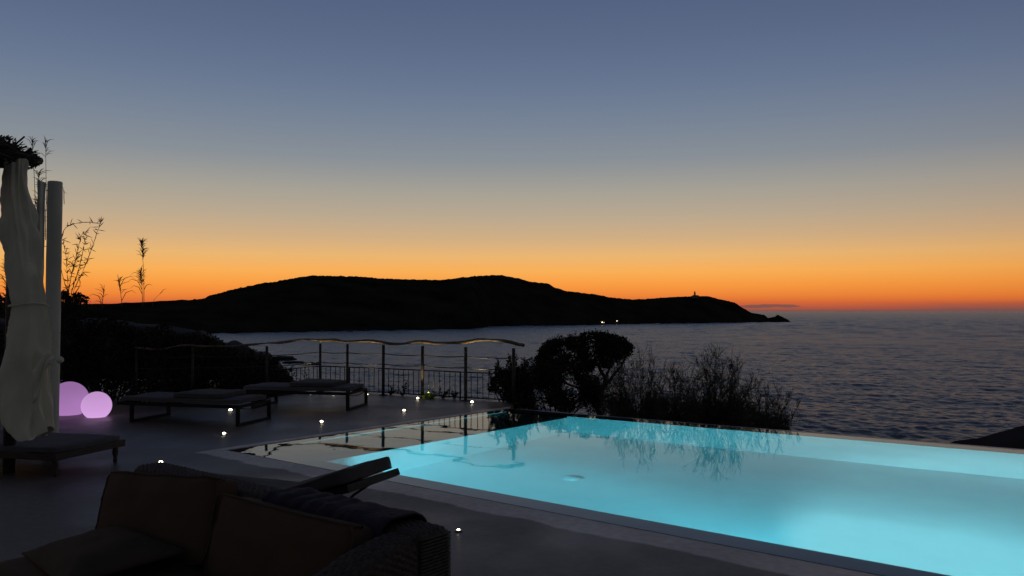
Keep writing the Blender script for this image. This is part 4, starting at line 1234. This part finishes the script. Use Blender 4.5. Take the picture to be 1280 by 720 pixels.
# ================================================================ FAR THINGS
# lighthouse on the headland
lp = PY(868.5, 371.5, 1790)
lh = thing('lighthouse', (lp.x, lp.y, lp.z), 'tiny dark lighthouse on the crest of the far headland', 'lighthouse')
obj('tower', lathe([(2.6, -3), (2.5, 0), (1.9, 8), (1.8, 9)], 16), M['white'], lh)
obj('gallery', lathe([(1.8, 9), (2.6, 9.2), (2.6, 9.8), (1.4, 9.9)], 16), M['white'], lh)
obj('lantern', lathe([(1.3, 9.8), (1.3, 12), (0.2, 13.6), (0.0, 14.2)], 16), M['roof'], lh)
bm = bmesh.new(); box(bm, (1.5, 0, 0.5), (13, 6, 5)); obj('keeper_house', bm, M['white'], lh, False)
bm = bmesh.new()
v = [bm.verts.new(c) for c in ((-5.3, -3.3, 3.02), (8.3, -3.3, 3.02), (8.3, 3.3, 3.02), (-5.3, 3.3, 3.02), (-5, 0, 4.6), (8, 0, 4.6))]
for f in ((0, 1, 5, 4), (2, 3, 4, 5), (0, 4, 3), (1, 2, 5)): bm.faces.new([v[i] for i in f])
obj('house_roof', bm, M['roof'], lh, False)
# two shore houses with lit windows
def house(px, py, Yd, s, label, wins):
    p = PY(px, py, Yd); t = thing('shore_house', p, label, 'house', 0, 'shore houses across the bay')
    bm = bmesh.new(); box(bm, (0, 0, -2.5), (9 * s, 6 * s, 4.5 * s + 5)); obj('wall', bm, M['white'], t, False)
    bm = bmesh.new(); x, y, z = 4.9 * s, 3.4 * s, 2.26 * s
    v = [bm.verts.new(c) for c in ((-x, -y, z), (x, -y, z), (x, y, z), (-x, y, z), (-x * .8, 0, z + 1.8 * s), (x * .8, 0, z + 1.8 * s))]
    for f in ((0, 1, 5, 4), (2, 3, 4, 5), (0, 4, 3), (1, 2, 5)): bm.faces.new([v[i] for i in f])
    obj('roof', bm, M['roof'], t, False)
    for (wx, wz, ww, wh) in wins:
        bm = bmesh.new(); box(bm, (wx, -3 * s - .06, wz), (ww, .1, wh)); obj('window', bm, M['win'], t, False)
M['white2'] = M['white']
ysh = lambda px, py: P(px, py, SEA).y
house(753, 402.8, ysh(753, 406.2) - 4, .8, 'left shore house across the bay with the brighter lit window', [(-.6, 0, 2.4, 1.7), (2.6, -.3, .8, .9)])
house(771, 401.3, ysh(771, 405.8) - 4, .7, 'right shore house across the bay with a small lit window', [(0, .2, 1.5, 1.5)])
# moored boats
def boat(px, py, s, label):
    Yd = ysh(px, py); t = thing('moored_boat', (PY(px, py, Yd).x, Yd, SEA), label, 'boat', R(10), 'small boats moored across the bay')
    bm = bmesh.new(); secs = []
    for k in range(9):
        f = k / 8; x = (f - .5) * 8 * s; w_ = 1.3 * s * (1 - max(0, f - .55) ** 2 * 4.6); w_ = max(w_, .03)
        secs.append([bm.verts.new(c) for c in ((x, -w_, 1.0 * s + .4 * f * s), (x, -w_ * .7, -.1), (x, w_ * .7, -.1), (x, w_, 1.0 * s + .4 * f * s))])
    for a_, b2 in zip(secs, secs[1:]):
        for j in range(3): bm.faces.new((a_[j], a_[j + 1], b2[j + 1], b2[j]))
        bm.faces.new((a_[3], a_[0], b2[0], b2[3]))
    bm.faces.new(secs[0]); bm.faces.new(secs[-1]); obj('hull', bm, M['white'], t, False)
    bm = bmesh.new(); box(bm, (-.3 * s, 0, 1.7 * s), (2.6 * s, 1.6 * s, 1.2 * s), None, .15); obj('cabin', bm, M['white'], t, False)
    bm = tubebm([Vector((0, 0, 2.2 * s)), Vector((0, 0, 4.2 * s))], .06, 5); obj('mast', bm, M['metal'], t)
boat(403, 415.2, 1.1, 'leftmost of the three tiny boats moored below the far hill')
boat(438, 414.9, .8, 'middle one of the three tiny boats moored below the far hill')
boat(458, 414.4, 1.0, 'rightmost of the three tiny boats moored below the far hill')
# rocks in the water left of the fence
def rock(px, py, Yd, sx, sz, label, seed):
    p = PY(px, py, Yd); bm = bmesh.new(); bmesh.ops.create_icosphere(bm, subdivisions=4, radius=1)
    for v in bm.verts:
        k = 1 + .35 * nzv(v.co.x * 1.6 + seed, v.co.y * 1.6, v.co.z * 1.6) + .15 * nzv(v.co.x * 5 + seed, v.co.y * 5, v.co.z * 5)
        v.co = Vector((v.co.x * k * sx, v.co.y * k * sx * .7, v.co.z * k * sz))
    o = obj('sea_rock', bm, M['rock']); o.location = (p.x, Yd, SEA - .2 * sz); tag(o, label, 'rock', 'rocks in the water beyond the left of the fence')
for i, (px, py, sx, sz, lb) in enumerate(((352, 450, 9, 2.6, 'long low sea rock nearest the rocky point, left of the fence'), (389, 455.5, 5, 1.2, 'small flat sea rock out in the water above the fence left end'), (368, 453.5, 6, 1.1, 'low sea rock between the rocky point and the small flat rock'))):
    rock(px, py, ysh(px, py), sx, sz, lb, i * 7.0)
